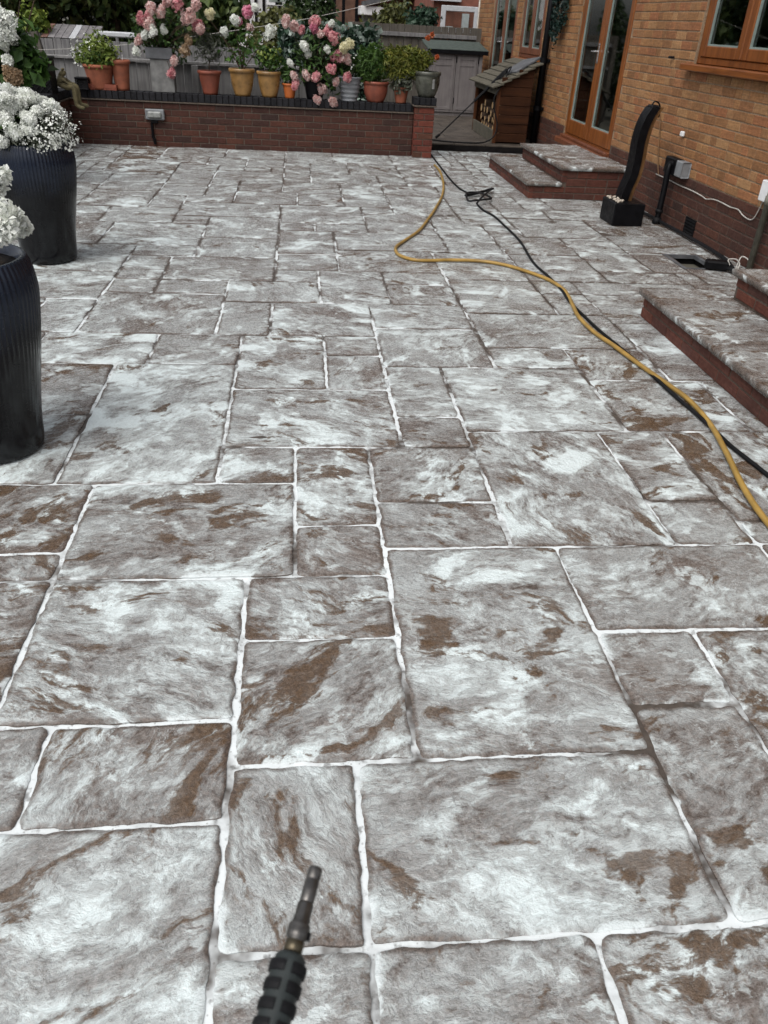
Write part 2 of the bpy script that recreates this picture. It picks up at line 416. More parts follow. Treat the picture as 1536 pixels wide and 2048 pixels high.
MAT['lf_fern2'] = L_('green_ferny_leaf', (.045,.105,.02), (.10,.18,.035))
MAT['lf_grey'] = L_('grey_green_leaf', (.075,.09,.065), (.15,.16,.12))
MAT['lf_ivy'] = L_('ivy_leaf', (.018,.045,.028), (.05,.10,.06))
MAT['lf_ivyw'] = L_('pale_ivy_leaf', (0.2420,0.3190,0.2750), (0.4180,0.4840,0.4400))
MAT['lf_tree'] = L_('tree_leaf', (0.0410,0.0770,0.0257), (0.1283,0.1693,0.0462))
MAT['lf_tree2'] = L_('olive_tree_leaf', (0.0729,0.0875,0.0292), (0.1823,0.1823,0.0583))
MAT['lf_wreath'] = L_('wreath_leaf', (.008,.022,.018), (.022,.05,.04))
P_ = lambda n, a, b: leaf_material(n, a, b, None, .4, True)
MAT['pt_white'] = P_('white_petal', (.78,.81,.73), (.96,.97,.95))
MAT['pt_cream'] = P_('cream_petal', (.74,.70,.46), (.86,.82,.60))
MAT['pt_pale'] = P_('pale_pink_petal', (.64,.34,.32), (.90,.78,.74))
MAT['pt_pink'] = P_('pink_petal', (.56,.15,.20), (.88,.56,.55))
MAT['pt_rose'] = P_('rose_petal', (.55,.11,.24), (.88,.48,.56))
MAT['pt_fade'] = P_('faded_petal', (.33,.22,.13), (.48,.36,.24))
MAT['pt_red'] = P_('red_orange_petal', (.50,.10,.03), (.6,.2,.08))

# ------------------------------------------------------------------ ground and patio
tag(MB().box(-80, -12, -.4, 80, 120, -.08).build('ground', MAT['lilac_g']), kind='structure')
U = .15; OX, OY = .124, .083
SL = """A1 -6 2 -2 7;A2 -2 2 0 5;A3 0 2 3 5;A4 3 2 7 5;B1 -2 5 0 8;B2 0 5 5 8;B3 5 5 7 9;Br 7 5 10 11;B0 -5 7 -2 9;Bl -8 7 -5 9;
C1 -6 9 -2 13;C0 -9 9 -6 13;C2 -2 11 1 13;C3 -2 8 1 11;C4 1 8 5 14;C5 5 11 10 14;C6 5 9 7 11;Cr 10 11 14 14;
D1 -6 13 -1 17;D2 -1 13 1 15;D3 -1 15 1 19;Da -9 14 -6 17;Db -9 13 -6 14;D4 1 14 4 16;D5 1 16 4 19;D6 4 14 8 20;D7 8 16 10 20;D8 8 14 10 16;D9 10 15 14 20;Dz 10 14 14 15;
E1 -7 17 -3 25;E2 -3 17 -1 19;E3 -3 19 2 23;E4 2 19 4 21;E5 2 21 4 25;E6 4 20 9 25;E7 9 20 13 24;E8 13 20 14 24;E9 9 24 12 27;Ex 12 24 14 30;Ey 6 25 9 27;Ez 2 25 6 29;Ew 2 29 6 32;Ev 6 27 12 31;
F1 -10 17 -7 21;F2 -10 21 -7 25;F3 -10 25 -6 28;F4 -6 25 -3 28;F5 -3 23 0 28;F6 0 26 2 28;F7 0 23 2 26;
G1 -9 28 -4 33;G2 -4 28 -2 32;G3 -2 28 2 32;G4 -11 28 -9 32;G5 -14 28 -11 32;H1 -13 32 -9 36;H2 -9 33 -7 35;H3 -7 33 -4 35;H4 -4 32 0 35;H5 0 32 3 37;H6 -2 35 0 37;H7 3 32 6 35;H8 3 35 6 37;H9 6 31 10 36;Ha 10 31 12 34;Hb 10 34 12 36;Hc 12 30 15 34;Hd 12 34 18 36;
I1 -7 35 -2 39;I2 -9 35 -7 39;I3 -9 39 -6 41;I4 -11 41 -6 46;I5 -14 41 -11 46;I6 -13 36 -9 41;I7 -6 39 -2 43;I8 -6 43 -2 48;I9 -8 46 -6 48;J0 -8 48 -2 52;J1 -12 46 -8 50;J2 -15 46 -12 48;J3 -15 48 -12 50;J4 -14 50 -10 55;J5 -10 50 -8 54;J6 -10 54 -7 58;J7 -10 58 -7 62;J8 -7 54 -5 60;J9 -8 52 -5 54;
K0 -5 52 -1 56;K1 -1 52 2 56;K2 -5 56 -2 60;K3 -2 56 2 60;K4 2 52 5 56;K5 2 56 5 60;K6 0 60 5 64;K7 -2 47 3 52;K8 -2 45 0 47;K9 0 45 3 47;L0 -2 40 1 45;L1 -2 37 1 40;L2 1 41 7 45;L3 1 37 6 41;L4 6 36 10 41;L5 10 36 14 41;L6 3 45 7 50;L7 3 50 5 52;L8 5 50 9 56;L9 7 48 9 50;M0 7 41 10 48;M1 5 56 9 60;M2 9 48 12 53;M3 9 53 12 56;M4 9 56 12 61;M5 10 45 12 48;M6 10 41 14 45;M7 14 42 17 45;M8 12 45 17 50;M9 14 38 17 42;
N0 14 36 18 38;N1 17 38 19 42;N2 17 42 23 44;N3 17 44 23 46;N4 17 46 23 50;N5 12 50 15 53;N6 15 50 19 53;N7 19 50 23 53;N8 12 53 14 57;N9 14 53 16 57;O0 16 53 20 57;O1 20 53 23 57;O2 12 57 16 61;O3 19 36 23 39;
P0 -15 67 -12 75;P1 -12 70 -7 75;P2 -7 70 -2 75;P3 -2 69 2 75;P4 2 70 7 75;P5 7 70 12 75;P6 -12 67 -8 70;P7 -8 66 -5 70;P8 -5 66 -2 70;P9 -2 64 0 69;Q0 0 64 3 69;Q1 3 64 7 70;Q2 7 60 10 67;Q3 -10 62 -7 66;Q4 -7 60 -2 64;Q5 -15 62 -10 67;Q6 5 60 7 64"""
slabs = []; occ = {}
def claim(x0, y0, x1, y1):
    for i in range(x0, x1):
        for j in range(y0, y1): occ[(i, j)] = 1
for q in SL.replace('\n', '').split(';'):
    a = q.split(); r = tuple(int(v) for v in a[1:])
    slabs.append((*r, a[0])); claim(*r)
GUL = (19, 39, 21, 42)                                  # rainwater gully by the house wall
claim(*GUL)
rs = random.Random(5)
for j in range(2, 79):
    for i in range(-20, 23):
        if (i, j) in occ or (j >= 75 and i < 8): continue
        w = rs.choice((2, 3, 4, 4, 5)); h = rs.choice((2, 3, 4))
        x1 = i
        while x1 < 23 and x1-i < w and (x1, j) not in occ: x1 += 1
        y1 = j
        while y1 < 79 and y1-j < h and all((k, y1) not in occ for k in range(i, x1)): y1 += 1
        slabs.append((i, j, x1, y1, 'z')); claim(i, j, x1, y1)
patio_bed = MB()
nx, ny = 150, 260
gx = np.linspace(-3.1, 3.6, nx); gy = np.linspace(.2, 12.0, ny)
GX, GY = np.meshgrid(gx, gy)
GZ = -.0108 + .009*fbm(GX, GY, 5.0, 3)
v = np.stack([GX, GY, GZ], -1).reshape(-1, 3)
idx = np.arange(nx*ny).reshape(ny, nx)
gcx, gcy = OX+20*U, OY+40.5*U
def in_gully(x, y): return OX+GUL[0]*U < x < OX+GUL[2]*U and OY+GUL[1]*U < y < OY+GUL[3]*U
f = [(idx[j,i], idx[j,i+1], idx[j+1,i+1], idx[j+1,i]) for j in range(ny-1) for i in range(nx-1) if not in_gully(gx[i], gy[j])]
patio_bed.v = [tuple(q) for q in v.tolist()]; patio_bed.f = [tuple(int(k) for k in q) for q in f]
patio = patio_bed.build('patio', MAT['joint'], None, True); tag(patio, kind='structure')

TONE = dict(A1=(.03,-.01,.02),A2=(-.03,-.02,-.04),A3=(-.01,-.01,-.03),A4=(-.02,.07,.01),B1=(.02,.01,-.01),B2=(.05,0,.0),B3=(-.01,.0,-.02),Br=(-.05,.02,-.04),
  B0=(-.02,.05,.0),Bl=(-.03,.06,-.02),C1=(.0,.03,.02),C0=(-.09,.10,-.05),C2=(-.03,.04,-.01),C3=(-.05,.05,.0),C4=(.04,.02,.01),C5=(.01,-.03,-.03),C6=(-.03,-.06,-.06),Cr=(-.04,.04,-.05),
  D1=(-.03,.03,-.01),D2=(-.05,.0,-.06),D3=(-.04,.05,.01),Da=(-.10,.10,-.02),Db=(-.08,.08,-.03),D4=(-.01,.01,-.03),D5=(-.03,.02,.0),D6=(.0,.01,.0),D7=(-.02,.04,.0),D8=(.0,.03,.0),D9=(-.03,.08,-.02),Dz=(-.03,.06,0),
  E1=(.08,-.02,.07),E2=(.0,.0,.0),E3=(.03,.0,.02),E4=(-.03,.0,-.04),E5=(.03,-.06,-.03),E6=(.06,-.02,.03),E7=(-.02,.07,.01),E8=(-.03,.0,-.04),E9=(-.02,.05,.0),
  P0=(-.02,.12,.0),P6=(-.03,.06,.0),Q5=(.0,.09,.03),F1=(.02,.03,.05),F2=(-.04,.02,-.04),F3=(.01,-.01,.02))
def make_slab(x0, y0, x1, y1, key, k):
    rr = random.Random(1000+k); gaps = [rr.uniform(.0042, .0092) for _ in range(4)]
    X0, X1 = OX+x0*U+gaps[0], OX+x1*U-gaps[1]; Y0, Y1 = OY+y0*U+gaps[2], OY+y1*U-gaps[3]
    d = Y0; sp = .008 if d < 2.2 else .015 if d < 4.2 else .035 if d < 7 else .07
    n = max(3, int((X1-X0)/sp)); m = max(3, int((Y1-Y0)/sp))
    # parameter positions with a tight ring at the arris
    def par(L, n):
        e = .004/L; e2 = .012/L
        return np.concatenate([[0, e, e2], np.linspace(e2, 1-e2, n+1)[1:-1], [1-e2, 1-e, 1]])
    pu, pv = par(X1-X0, n), par(Y1-Y0, m)
    Ug, Vg = np.meshgrid(pu, pv)
    X = X0+(X1-X0)*Ug; Y = Y0+(Y1-Y0)*Vg
    eu = np.minimum(X-X0, X1-X); ev = np.minimum(Y-Y0, Y1-Y); ed = np.minimum(eu, ev)
    # wandering outline, chipped corners
    am = .0165
    wx = (fbm(Y*1.0+x0*3.1, X*.2+k, 22, 4)-.5)*am; wy = (fbm(X+y0*2.3+40, Y*.2+k, 22, 4)-.5)*am
    fall = np.exp(-ed/.03)
    X = X + wx*fall*np.where(Ug < .5, 1, -1)*1.0; Y = Y + wy*fall
    cr = np.maximum(0, .016-np.sqrt(eu**2+ev**2)) * .3
    X += np.where(Ug < .5, cr, -cr); Y += np.where(Vg < .5, cr, -cr)
    tilt = (rr.uniform(-.0035, .0035), rr.uniform(-.0035, .0035), rr.uniform(-.0018, .0018))
    ang = rr.uniform(-.5, .9) if rr.random() < .75 else rr.uniform(-1.6, 1.6)
    ca, sa = math.cos(ang), math.sin(ang)
    cx, cy = (X0+X1)/2, (Y0+Y1)/2
    lx, ly = (X-cx)*ca+(Y-cy)*sa, -(X-cx)*sa+(Y-cy)*ca
    ofx, ofy = rr.uniform(0, 60), rr.uniform(0, 60)
    relief = .0065*(fbm(lx+ofx, (ly+ofy)*2.2, 3.2, 4)-.5) + .0028*(fbm(lx+ofx, (ly+ofy)*2.5, 13, 3)-.5)
    Z = relief*np.minimum(1, ed/.03) + tilt[0]*(X-cx)*2 + tilt[1]*(Y-cy)*2 + tilt[2]
    Z = Z - .0028*np.exp(-ed/.0028) - .0010*np.exp(-ed/.012)
    h, w = X.shape
    top = np.stack([X-cx, Y-cy, Z], -1).reshape(-1, 3)
    id_ = np.arange(h*w).reshape(h, w)
    F = np.stack([id_[:-1,:-1], id_[:-1,1:], id_[1:,1:], id_[1:,:-1]], -1).reshape(-1, 4)
    ring = np.concatenate([id_[0,:-1], id_[:-1,-1], id_[-1,:0:-1], id_[:0:-1,0]])
    low = top[ring].copy(); low[:,2] = -.035
    base = len(top); nr = len(ring); kk = np.arange(nr); k2 = (kk+1) % nr
    S = np.stack([base+nr+kk, base+kk, base+k2, base+nr+k2], -1)
    V = np.concatenate([top, low, top[ring]]); F = np.concatenate([F, S])
    me = bpy.data.meshes.new('slab'); me.vertices.add(len(V)); me.vertices.foreach_set('co', V.ravel())
    me.loops.add(F.size); me.loops.foreach_set('vertex_index', F.ravel().astype(np.int32))
    me.polygons.add(len(F)); me.polygons.foreach_set('loop_start', (np.arange(len(F))*4).astype(np.int32))
    me.polygons.foreach_set('use_smooth', [True]*len(F))
    me.update(); me.validate()
    rc = np.zeros((len(V), 3)); rc[:base,0] = lx.ravel()+ofx; rc[:base,1] = ly.ravel()+ofy; rc[base:base+nr] = rc[ring]; rc[base+nr:] = rc[ring]; rc[base:base+nr,2] = -.05
    a = me.attributes.new('rc', 'FLOAT_VECTOR', 'POINT'); a.data.foreach_set('vector', rc.ravel())
    e = np.zeros(len(V)); e[:base] = ed.ravel(); e[base:] = -.03; a = me.attributes.new('ed', 'FLOAT', 'POINT'); a.data.foreach_set('value', e)
    tone = TONE.get(key)
    if tone is not None: tone = (tone[0]*1.1, tone[1]*.8-.004, tone[2])
    if tone is None:
        far = min(1, max(0, (Y0-3.0)/4))
        tone = (.03+.02*far+rr.uniform(-.07,.05), -.03-.03*far+rr.uniform(-.05,.05), -.005-.02*far+rr.uniform(-.045,.035))
        if X0 > 2.55: tone = (tone[0]-.07, tone[1]+.06, tone[2]-.05)
    sv = np.tile(np.array(tone), (len(V), 1)); sv[base:] = (-.4, -.4, -.4); a = me.attributes.new('sv', 'FLOAT_VECTOR', 'POINT'); a.data.foreach_set('vector', sv.ravel())  # foam-free slab sides, dark so their colour draws the joint's shadow line
    me.materials.append(MAT['slab'])
    o = bpy.data.objects.new('paving_slab', me); col.objects.link(o); o.location = (cx, cy, 0); o.parent = patio
for k, s in enumerate(slabs): make_slab(*s, k)

# ------------------------------------------------------------------ bricks
def brick_mesh(L, H, D, c=.004):
    """front face towards -Y, length along X, origin at the middle of the front"""
    b = MB(); x, z = L/2, H/2
    b.v = [(-x+c,0,-z+c),(x-c,0,-z+c),(x-c,0,z-c),(-x+c,0,z-c),(-x,c,-z),(x,c,-z),(x,c,z),(-x,c,z),(-x,D,-z),(x,D,-z),(x,D,z),(-x,D,z)]
    b.f = [(0,1,2,3),(0,4,5,1),(1,5,6,2),(2,6,7,3),(3,7,4,0),(4,8,9,5),(5,9,10,6),(6,10,11,7),(7,11,8,4)]
    return b
_bm = {}
def brick_data(L, H, D, mat):
    key = (round(L, 3), round(H, 3), round(D, 3), mat.name)
    if key not in _bm:
        me = brick_mesh(key[0], key[1], key[2]).mesh('brick'); me.materials.append(mat); _bm[key] = me
    return _bm[key]
def put_brick(parent, L, H, D, mat, loc, rotz, name='brick', jit=.0015, rnd=random.Random(3)):
    o = bpy.data.objects.new(name, brick_data(L, H, D, mat)); col.objects.link(o); o.parent = parent
    o.location = (loc[0]+rnd.uniform(-jit, jit), loc[1]+rnd.uniform(-jit, jit), loc[2]+rnd.uniform(-jit, jit)*.6)
    o.rotation_euler = (0, 0, rotz+rnd.uniform(-.006, .006)); return o
def joined_bricks(name, parent, mat, items, D=.03):
    """items: (centre, L, H, rotz)"""
    V = []; F = []; rnd = []; r = random.Random(9)
    for (c, L, H, rz) in items:
        b = brick_mesh(L, H, D); n = len(V); ca, sa = math.cos(rz), math.sin(rz); q = r.random(); j = r.uniform(-.0015, .0015)
        for (x, y, z) in b.v: V.append((c[0]+x*ca-(y+j)*sa, c[1]+x*sa+(y+j)*ca, c[2]+z)); rnd.append(q)
        F += [tuple(n+i for i in f_) for f_ in b.f]
    me = bpy.data.meshes.new(name); me.from_pydata(V, [], F); me.update()
    a = me.attributes.new('rnd', 'FLOAT', 'POINT'); a.data.foreach_set('value', rnd)
    o = obj(name, me, mat, parent); o['kind'] = 'stuff'; return o
def courses(u0, u1, z0, n, hole=lambda u, z: False, pitch=.225, seed=1, flemish=False):
    """brick cells (u centre, L, z centre) of a wall stretch"""
    out = []; r = random.Random(seed)
    for k in range(n):
        z = z0 + .075*k + .0375
        u = u0 - (pitch/2 if k % 2 else 0) - (0 if not flemish else r.choice((0, .05, .1)))
        while u < u1 - .02:
            L = .215
            if flemish and r.random() < .42: L = .1025
            a, b = max(u, u0), min(u+L, u1)
            segs = [(a, b)]
            if b-a > .03:
                st = [a + (b-a)*q/8 for q in range(9)]
                run = None; segs = []
                for q in range(8):
                    mid = (st[q]+st[q+1])/2
                    if not hole(mid, z):
                        if run is None: run = [st[q], st[q+1]]
                        else: run[1] = st[q+1]
                    elif run: segs.append(tuple(run)); run = None
                if run: segs.append(tuple(run))
                for (p, q) in segs:
                    if q-p > .028: out.append(((p+q)/2, q-p, z))
            u += L + .010
    return out

# ------------------------------------------------------------------ low garden wall at the back with its pier
WY = 11.33; WX0, WX1 = -2.85, 1.48
gw = empty('brick_garden_wall', (0, WY, 0), 'low red brick garden wall with black brick coping behind the patio', 'wall')
gm = MB().box(WX0, .006, -.08, WX1, .225, .512); gm.box(WX0-.23, -2.9, -.08, WX0-.006, .225, .512)
gm.build('mortar_core', MAT['mort_wall'], gw)
for (u, L, z) in courses(WX0, WX1, -.02, 7, seed=4): put_brick(gw, L, .065, .05, MAT['red'], (u, 0, z), 0)
for (u, L, z) in courses(-2.9, -.004, -.02, 7, seed=5): put_brick(gw, L, .065, .05, MAT['red'], (WX0, u, z), R(90))
led = MB().cbox(WX0-.2, -.022, .506, WX1+.002, .24, .520, .003); led.build('tile_ledge', MAT['mort_wall'], gw)
led = MB().cbox(WX0-.245, -2.9, .506, WX0+.022, -.024, .520, .003); led.build('tile_ledge', MAT['mort_wall'], gw)
n = int((WX1-WX0)/.0755)
for i in range(n): put_brick(gw, .066, .093, .23, MAT['blue'], (WX0+.038+.0755*i, -.008, .568), 0, 'coping_brick')
for i in range(37): put_brick(gw, .066, .093, .23, MAT['blue'], (WX0+.008, -.045-.0755*i, .568), R(90), 'coping_brick')
MB().box(WX0-.2, .0, .522, WX1-.005, .215, .602).box(WX0-.2, -2.85, .5225, WX0-.006, -.002, .602).build('coping_bed', MAT['tar'], gw)
# pier
pr = empty('brick_pier', (1.61, 11.33, 0), 'bright red brick pier ending the low garden wall', 'pier')
MB().box(-.118, -.124, -.08, .118, .118, .602).build('mortar_core', MAT['mort_wall'], pr)
for k in range(8):
    z = -.005+.075*k+.0375
    Ls = ((-.0665, .113), (.0595, .127)) if k % 2 else ((-.018, .215), (.104, .038))
    Ls = ((-.068, .118), (.062, .122)) if k % 2 == 0 else ((-.103, .048), (.0255, .195))
    for (c, L) in Ls: put_brick(pr, L, .065, .05, MAT['pillar'], (c, -.131, z), 0)
    for (c, L) in (((-.05, .14), (.078, .09)) if k % 2 else ((.0, .22),)):
        put_brick(pr, L, .065, .05, MAT['pillar'], (.125, c, z), R(90)); put_brick(pr, L, .065, .05, MAT['pillar'], (-.125, c, z), R(-90))
MB().cbox(-.15, -.155, .602, .15, .14, .616, .003).build('tile_ledge', MAT['mort_wall'], pr)
for i in range(4):
    put_brick(pr, .066, .088, .27, MAT['blue'], (-.11+.0735*i, -.138, .661), 0, 'coping_brick')

# bulkhead lamp on the wall
bl = empty('wall_lamp', (-1.82, WY, .37), 'white rectangular bulkhead lamp on the low brick wall', 'lamp')
MB().cbox(-.118, -.045, -.062, .118, -.002, .062, .012).build('back_box', MAT['grey_box'], bl)
MB().cbox(-.085, -.075, -.038, .085, -.0455, .036, .014).build('lens', plain('frosted_lens', (.25,.26,.25), .3), bl)
MB().cbox(-.055, -.04, -.10, .03, -.002, -.0625, .004).tube([(-.05, -.02, -.1), (-.05, -.02, -.26), (-.035, -.022, -.29), (-.03, -.022, -.345)], .017, 8).build('conduit', MAT['black'], bl)

# ------------------------------------------------------------------ the house on the right
HX = 3.5; HZ = 5.2; DPC = .445
house = empty('brick_house', (HX, 10, 0), 'buff brick house wall with dark brick plinth and wooden doors', 'house')
hp = lambda y: y - 10                                   # local frame: house empty at (HX, 10, 0)
# openings (Y0, Y1, Z0, Z1)
D1 = (9.45, 11.28, .33, 2.42); W1 = (6.15, 7.75, 1.33, 2.42); W2 = (12.98, 14.33, 1.13, 2.42); D2 = (14.68, 16.5, .30, 2.42)
OPEN = (D1, W1, W2, D2); HY0, HY1 = 1.0, 17.78
core = MB()
cuts = sorted(set([HY0, HY1] + [o[0] for o in OPEN] + [o[1] for o in OPEN]))
for a, b in zip(cuts[:-1], cuts[1:]):
    op = [o for o in OPEN if o[0] <= a+1e-6 and o[1] >= b-1e-6]
    if op: core.box(.006, hp(a), -.1, .26, hp(b), op[0][2]-.012); core.box(.006, hp(a), op[0][3], .26, hp(b), HZ)
    else: core.box(.006, hp(a), -.1, .26, hp(b), HZ)
core.build('wall', MAT['mort_buff'], house)
room = MB()
for o in OPEN:
    a, b, c, d = hp(o[0])-.3, hp(o[1])+.3, max(0, o[2]-.9), o[3]+.2
    room.quad((1.9,a,c),(1.9,b,c),(1.9,b,d),(1.9,a,d)); room.quad((.262,a,c),(1.9,a,c),(1.9,a,d),(.262,a,d)); room.quad((.262,b,c),(1.9,b,c),(1.9,b,d),(.262,b,d))
    room.quad((.262,a,c),(1.9,a,c),(1.9,b,c),(.262,b,c)); room.quad((.262,a,d),(1.9,a,d),(1.9,b,d),(.262,b,d))
room.build('interior', MAT['pale_room'], house)
MB().box(.27, hp(HY0), -.1, 6.5, hp(HY0)+.2, HZ).box(.007, hp(HY1), -.1, 6.5, hp(HY1)+.1, HZ).box(-.3, hp(HY0)-.2, HZ, 6.6, hp(HY1)+.3, HZ+.12).build('outer_shell', MAT['mort_buff'], house)
def hole(u, z):
    y = 10 - u
    return any(o[0]-.012 < y < o[1]+.012 and o[2]-.03 < z < o[3]+.01 for o in OPEN)
# u runs along -Y so that the brick's front (-Y of its mesh) turned by -90 deg faces -X
cells = []
for (u, L, z) in courses(10-HY1, 10-3.6, -.005, 30, hole, seed=11, flemish=True):
    y = 10-u; cells.append((y, L, z))
def brick_px(y, z):
    d = Vector((HX, y, z-CAM_H)); w = d.dot(FWD); return 768+F_PX*d.dot(RIGHT)/w, 1024-F_PX*d.dot(UP)/w
vis = sorted([c for c in cells if brick_px(c[0], c[2])[0] < 1560 and brick_px(c[0], c[2])[1] > -10], key=lambda c: c[0])
near = vis[:290]; nearset = set(near)
for (y, L, z) in near:
    put_brick(house, L, .065, .03, MAT['plinth'] if z < DPC else MAT['buff'], (0, hp(y), z), R(-90))
rest = [c for c in cells if c not in nearset]
joined_bricks('brickwork', house, MAT['buff'], [((0, hp(y), z), L, .065, R(-90)) for (y, L, z) in rest if z >= DPC])
joined_bricks('plinth_brickwork', house, MAT['plinth'], [((0, hp(y), z), L, .065, R(-90)) for (y, L, z) in rest if z < DPC])
MB().box(.0055, hp(HY0), -.1, .0065, hp(D1[0])-.001, DPC-.002).box(.0055, hp(D1[1])+.001, -.1, .0065, hp(HY1), DPC-.002).build('plinth_mortar', MAT['mort_dark'], house)

def frame_unit(name, o, n, mat, math_, rail=.10, bottom=.10, sill=None, thr=None, handle=False, set_in=.02):
    """a framed door or window in opening o with n glazed leaves; parts are sub-parts of it"""
    y0, y1, z0, z1 = hp(o[0]), hp(o[1]), o[2], o[3]
    fr = MB(); x0, x1 = set_in, .13; t = .05
    fr.cbox(x0, y0, z0, x1, y0+t, z1, .005); fr.cbox(x0, y1-t, z0, x1, y1, z1, .005)
    fr.cbox(x0+.001, y0+t, z0, x1, y1-t, z0+.05, .005); fr.cbox(x0+.001, y0+t, z1-t, x1, y1-t, z1, .005)
    root = fr.build(name, mat, house)
    w = (y1-y0-2*t)/n
    for k in range(n):
        a = y0+t+w*k+.004; b = a+w-.008; s0, s1 = x0-.010, x0+.055; c = z0+.054
        lf = MB(); lf.cbox(s0, a, c, s1, a+rail, z1-t, .008); lf.cbox(s0, b-rail, c, s1, b, z1-t, .008)
        lf.cbox(s0+.001, a+rail, c, s1, b-rail, c+bottom, .006); lf.cbox(s0+.001, a+rail, z1-t-rail, s1, b-rail, z1-t, .006)
        lf.build('leaf', mat, root)
        gl = MB().box(s0+.030, a+rail-.005, c+bottom-.005, s0+.036, b-rail+.005, z1-t-rail+.005); gl.build('pane', MAT['glass'], root)
        bd = MB(); ia, ib, iz = a+rail, b-rail, c+bottom; q = .014
        bd.box(s0+.012, ia, iz, s0+.029, ia+q, z1-t-rail); bd.box(s0+.012, ib-q, iz, s0+.029, ib, z1-t-rail); bd.box(s0+.012, ia+q, iz, s0+.029, ib-q, iz+q)
        bd.box(s0+.040, ib-.05, iz, s0+.05, ib-.028, z1-t-rail)
        bd.build('glazing_bead', MAT['bead'], root)
    if handle:
        m = (y0+y1)/2
        h = MB().cbox(x0-.022, m+.02, z0+.88, x0-.011, m+.055, z0+1.08, .003); h.tube([(x0-.015, m+.037, z0+1.0), (x0-.06, m+.037, z0+1.0), (x0-.06, m+.16, z0+.995)], .009, 8)
        h.build('handle', MAT['alu'], root)
    if sill: MB().cbox(-.085, y0-.10, z0-.058, .10, y1+.10, z0-.004, .008).build('sill', MAT['oak_h'], root)
    if thr: MB().cbox(-.10, y0-.03, z0-.075, .12, y1+.03, z0-.004, .010).cbox(-.04, y0, z0-.003, .02, y1, z0+.03, .006).build('threshold', MAT['mahog'], root)
    return root
frame_unit('door', D1, 2, MAT['oak'], None, .105, .16, thr=True, handle=True)
frame_unit('window', W1, 2, MAT['oak'], None, .085, .085, sill=True)
frame_unit('window', W2, 2, MAT['mahog'], None, .085, .085, sill=True)
frame_unit('door', D2, 2, MAT['mahog'], None, .10, .22, thr=True, handle=True)
# air bricks, fixings, boxes: parts of the house
def airbrick(y, z, w=.215, h=.14):
    b = MB().box(-.004, hp(y)-w/2, z-h/2, .004, hp(y)+w/2, z+h/2); p = b.build('air_brick', MAT['black'], house)
    s = MB()
    for i in range(5): s.cbox(-.009, hp(y)-w/2+.008, z-h/2+.012+i*.026, -.0041, hp(y)+w/2-.008, z-h/2+.024+i*.026, .002)
    s.build('grille', MAT['black_rub'], p)
airbrick(9.12, .08); airbrick(7.08, .075)
cp = MB().cbox(-.075, hp(7.72), .43, -.001, hp(7.47), .575, .01); cp.build('socket_box', MAT['black'], house)
MB().cbox(-.085, hp(7.45), .44, -.001, hp(7.33), .572, .008).build('socket_cover', MAT['grey_box'], house)
a = on_house(1348, 115, HX); MB().tube([(.0, hp(a.y), a.z), (-.03, hp(a.y), a.z), (-.03, hp(a.y)+.04, a.z)], .012, 6).build('hook', MAT['black'], house)
a = on_house(1368, 268, HX); MB().cbox(-.03, hp(a.y)-.03, a.z-.022, -.001, hp(a.y)+.03, a.z+.022, .008).build('cable_clip', MAT['white'], house)
a = on_house(1531, 380, HX); MB().cbox(-.05, hp(a.y)-.22, a.z-.07, -.001, hp(a.y)-.01, a.z+.075, .006).build('meter_box', MAT['white'], house)
# downpipes
dp = empty('downpipe', (HX-.075, 12.45, 0), 'black rainwater downpipe between the French doors and far window', 'pipe')
MB().lathe([(.047, .10), (.047, 2.9)], 16).build('pipe', MAT['black'], dp, True)
for z in (.55, 1.15): MB().lathe([(.056, z-.03), (.056, z+.03)], 16).box(.04, -.09, z-.018, .072, .09, z+.018).build('bracket', MAT['black'], dp)
wp = empty('waste_pipe', (HX-.1, 7.55, 0), 'black plastic waste pipe with elbow bending into the plinth', 'pipe')
MB().tube(spline([(-.02, -.02, .0), (-.005, .0, .25), (0, .02, .46), (.02, .035, .52), (.06, .0, .53), (.095, -.01, .53)], 5), .028, 12).build('pipe', MAT['black'], wp, True)
MB().tube([(-.02, -.02, -.005), (-.018, -.018, .06)], .040, 12).tube([(-.014, -.012, .10), (-.012, -.01, .13)], .035, 12).build('collar', MAT['black_rub'], wp, True)
gp = empty('grey_pipe', (HX-.05, 5.845, 0), 'pale grey vertical pipe against the plinth beside the raised step', 'pipe')
MB().lathe([(.024, 0.03), (.024, .50), (.030, .50), (.030, .56), (.024, .56), (.024, 1.1)], 12).build('pipe', plain('grey_green_pipe', (.155,.15,.12), .6), gp, True)
tag(MB().tube(spline([tuple(on_house(x, y, HX-.012)) for (x, y) in ((1312,348),(1330,356),(1342,362),(1362,372),(1385,382),(1405,393),(1412,398),(1428,399),(1445,406),(1460,414),(1476,419),(1485,430),(1498,439),(1508,436),(1520,415),(1528,398))], 4), .005, 6).build('white_cable', MAT['cable'], None, True),
    'sagging white cable clipped along the brown plinth bricks', 'cable')
tag(MB().tube(spline([tuple(on_house(x, y, HX-.012)) for (x, y) in ((1312,217),(1318,225),(1320,250),(1317,300),(1316,330),(1317,352))], 4), .006, 6).build('brown_cable', MAT['copper'], None, True),
    'thin brown cable hanging from the top of the black wave sculpture', 'cable')
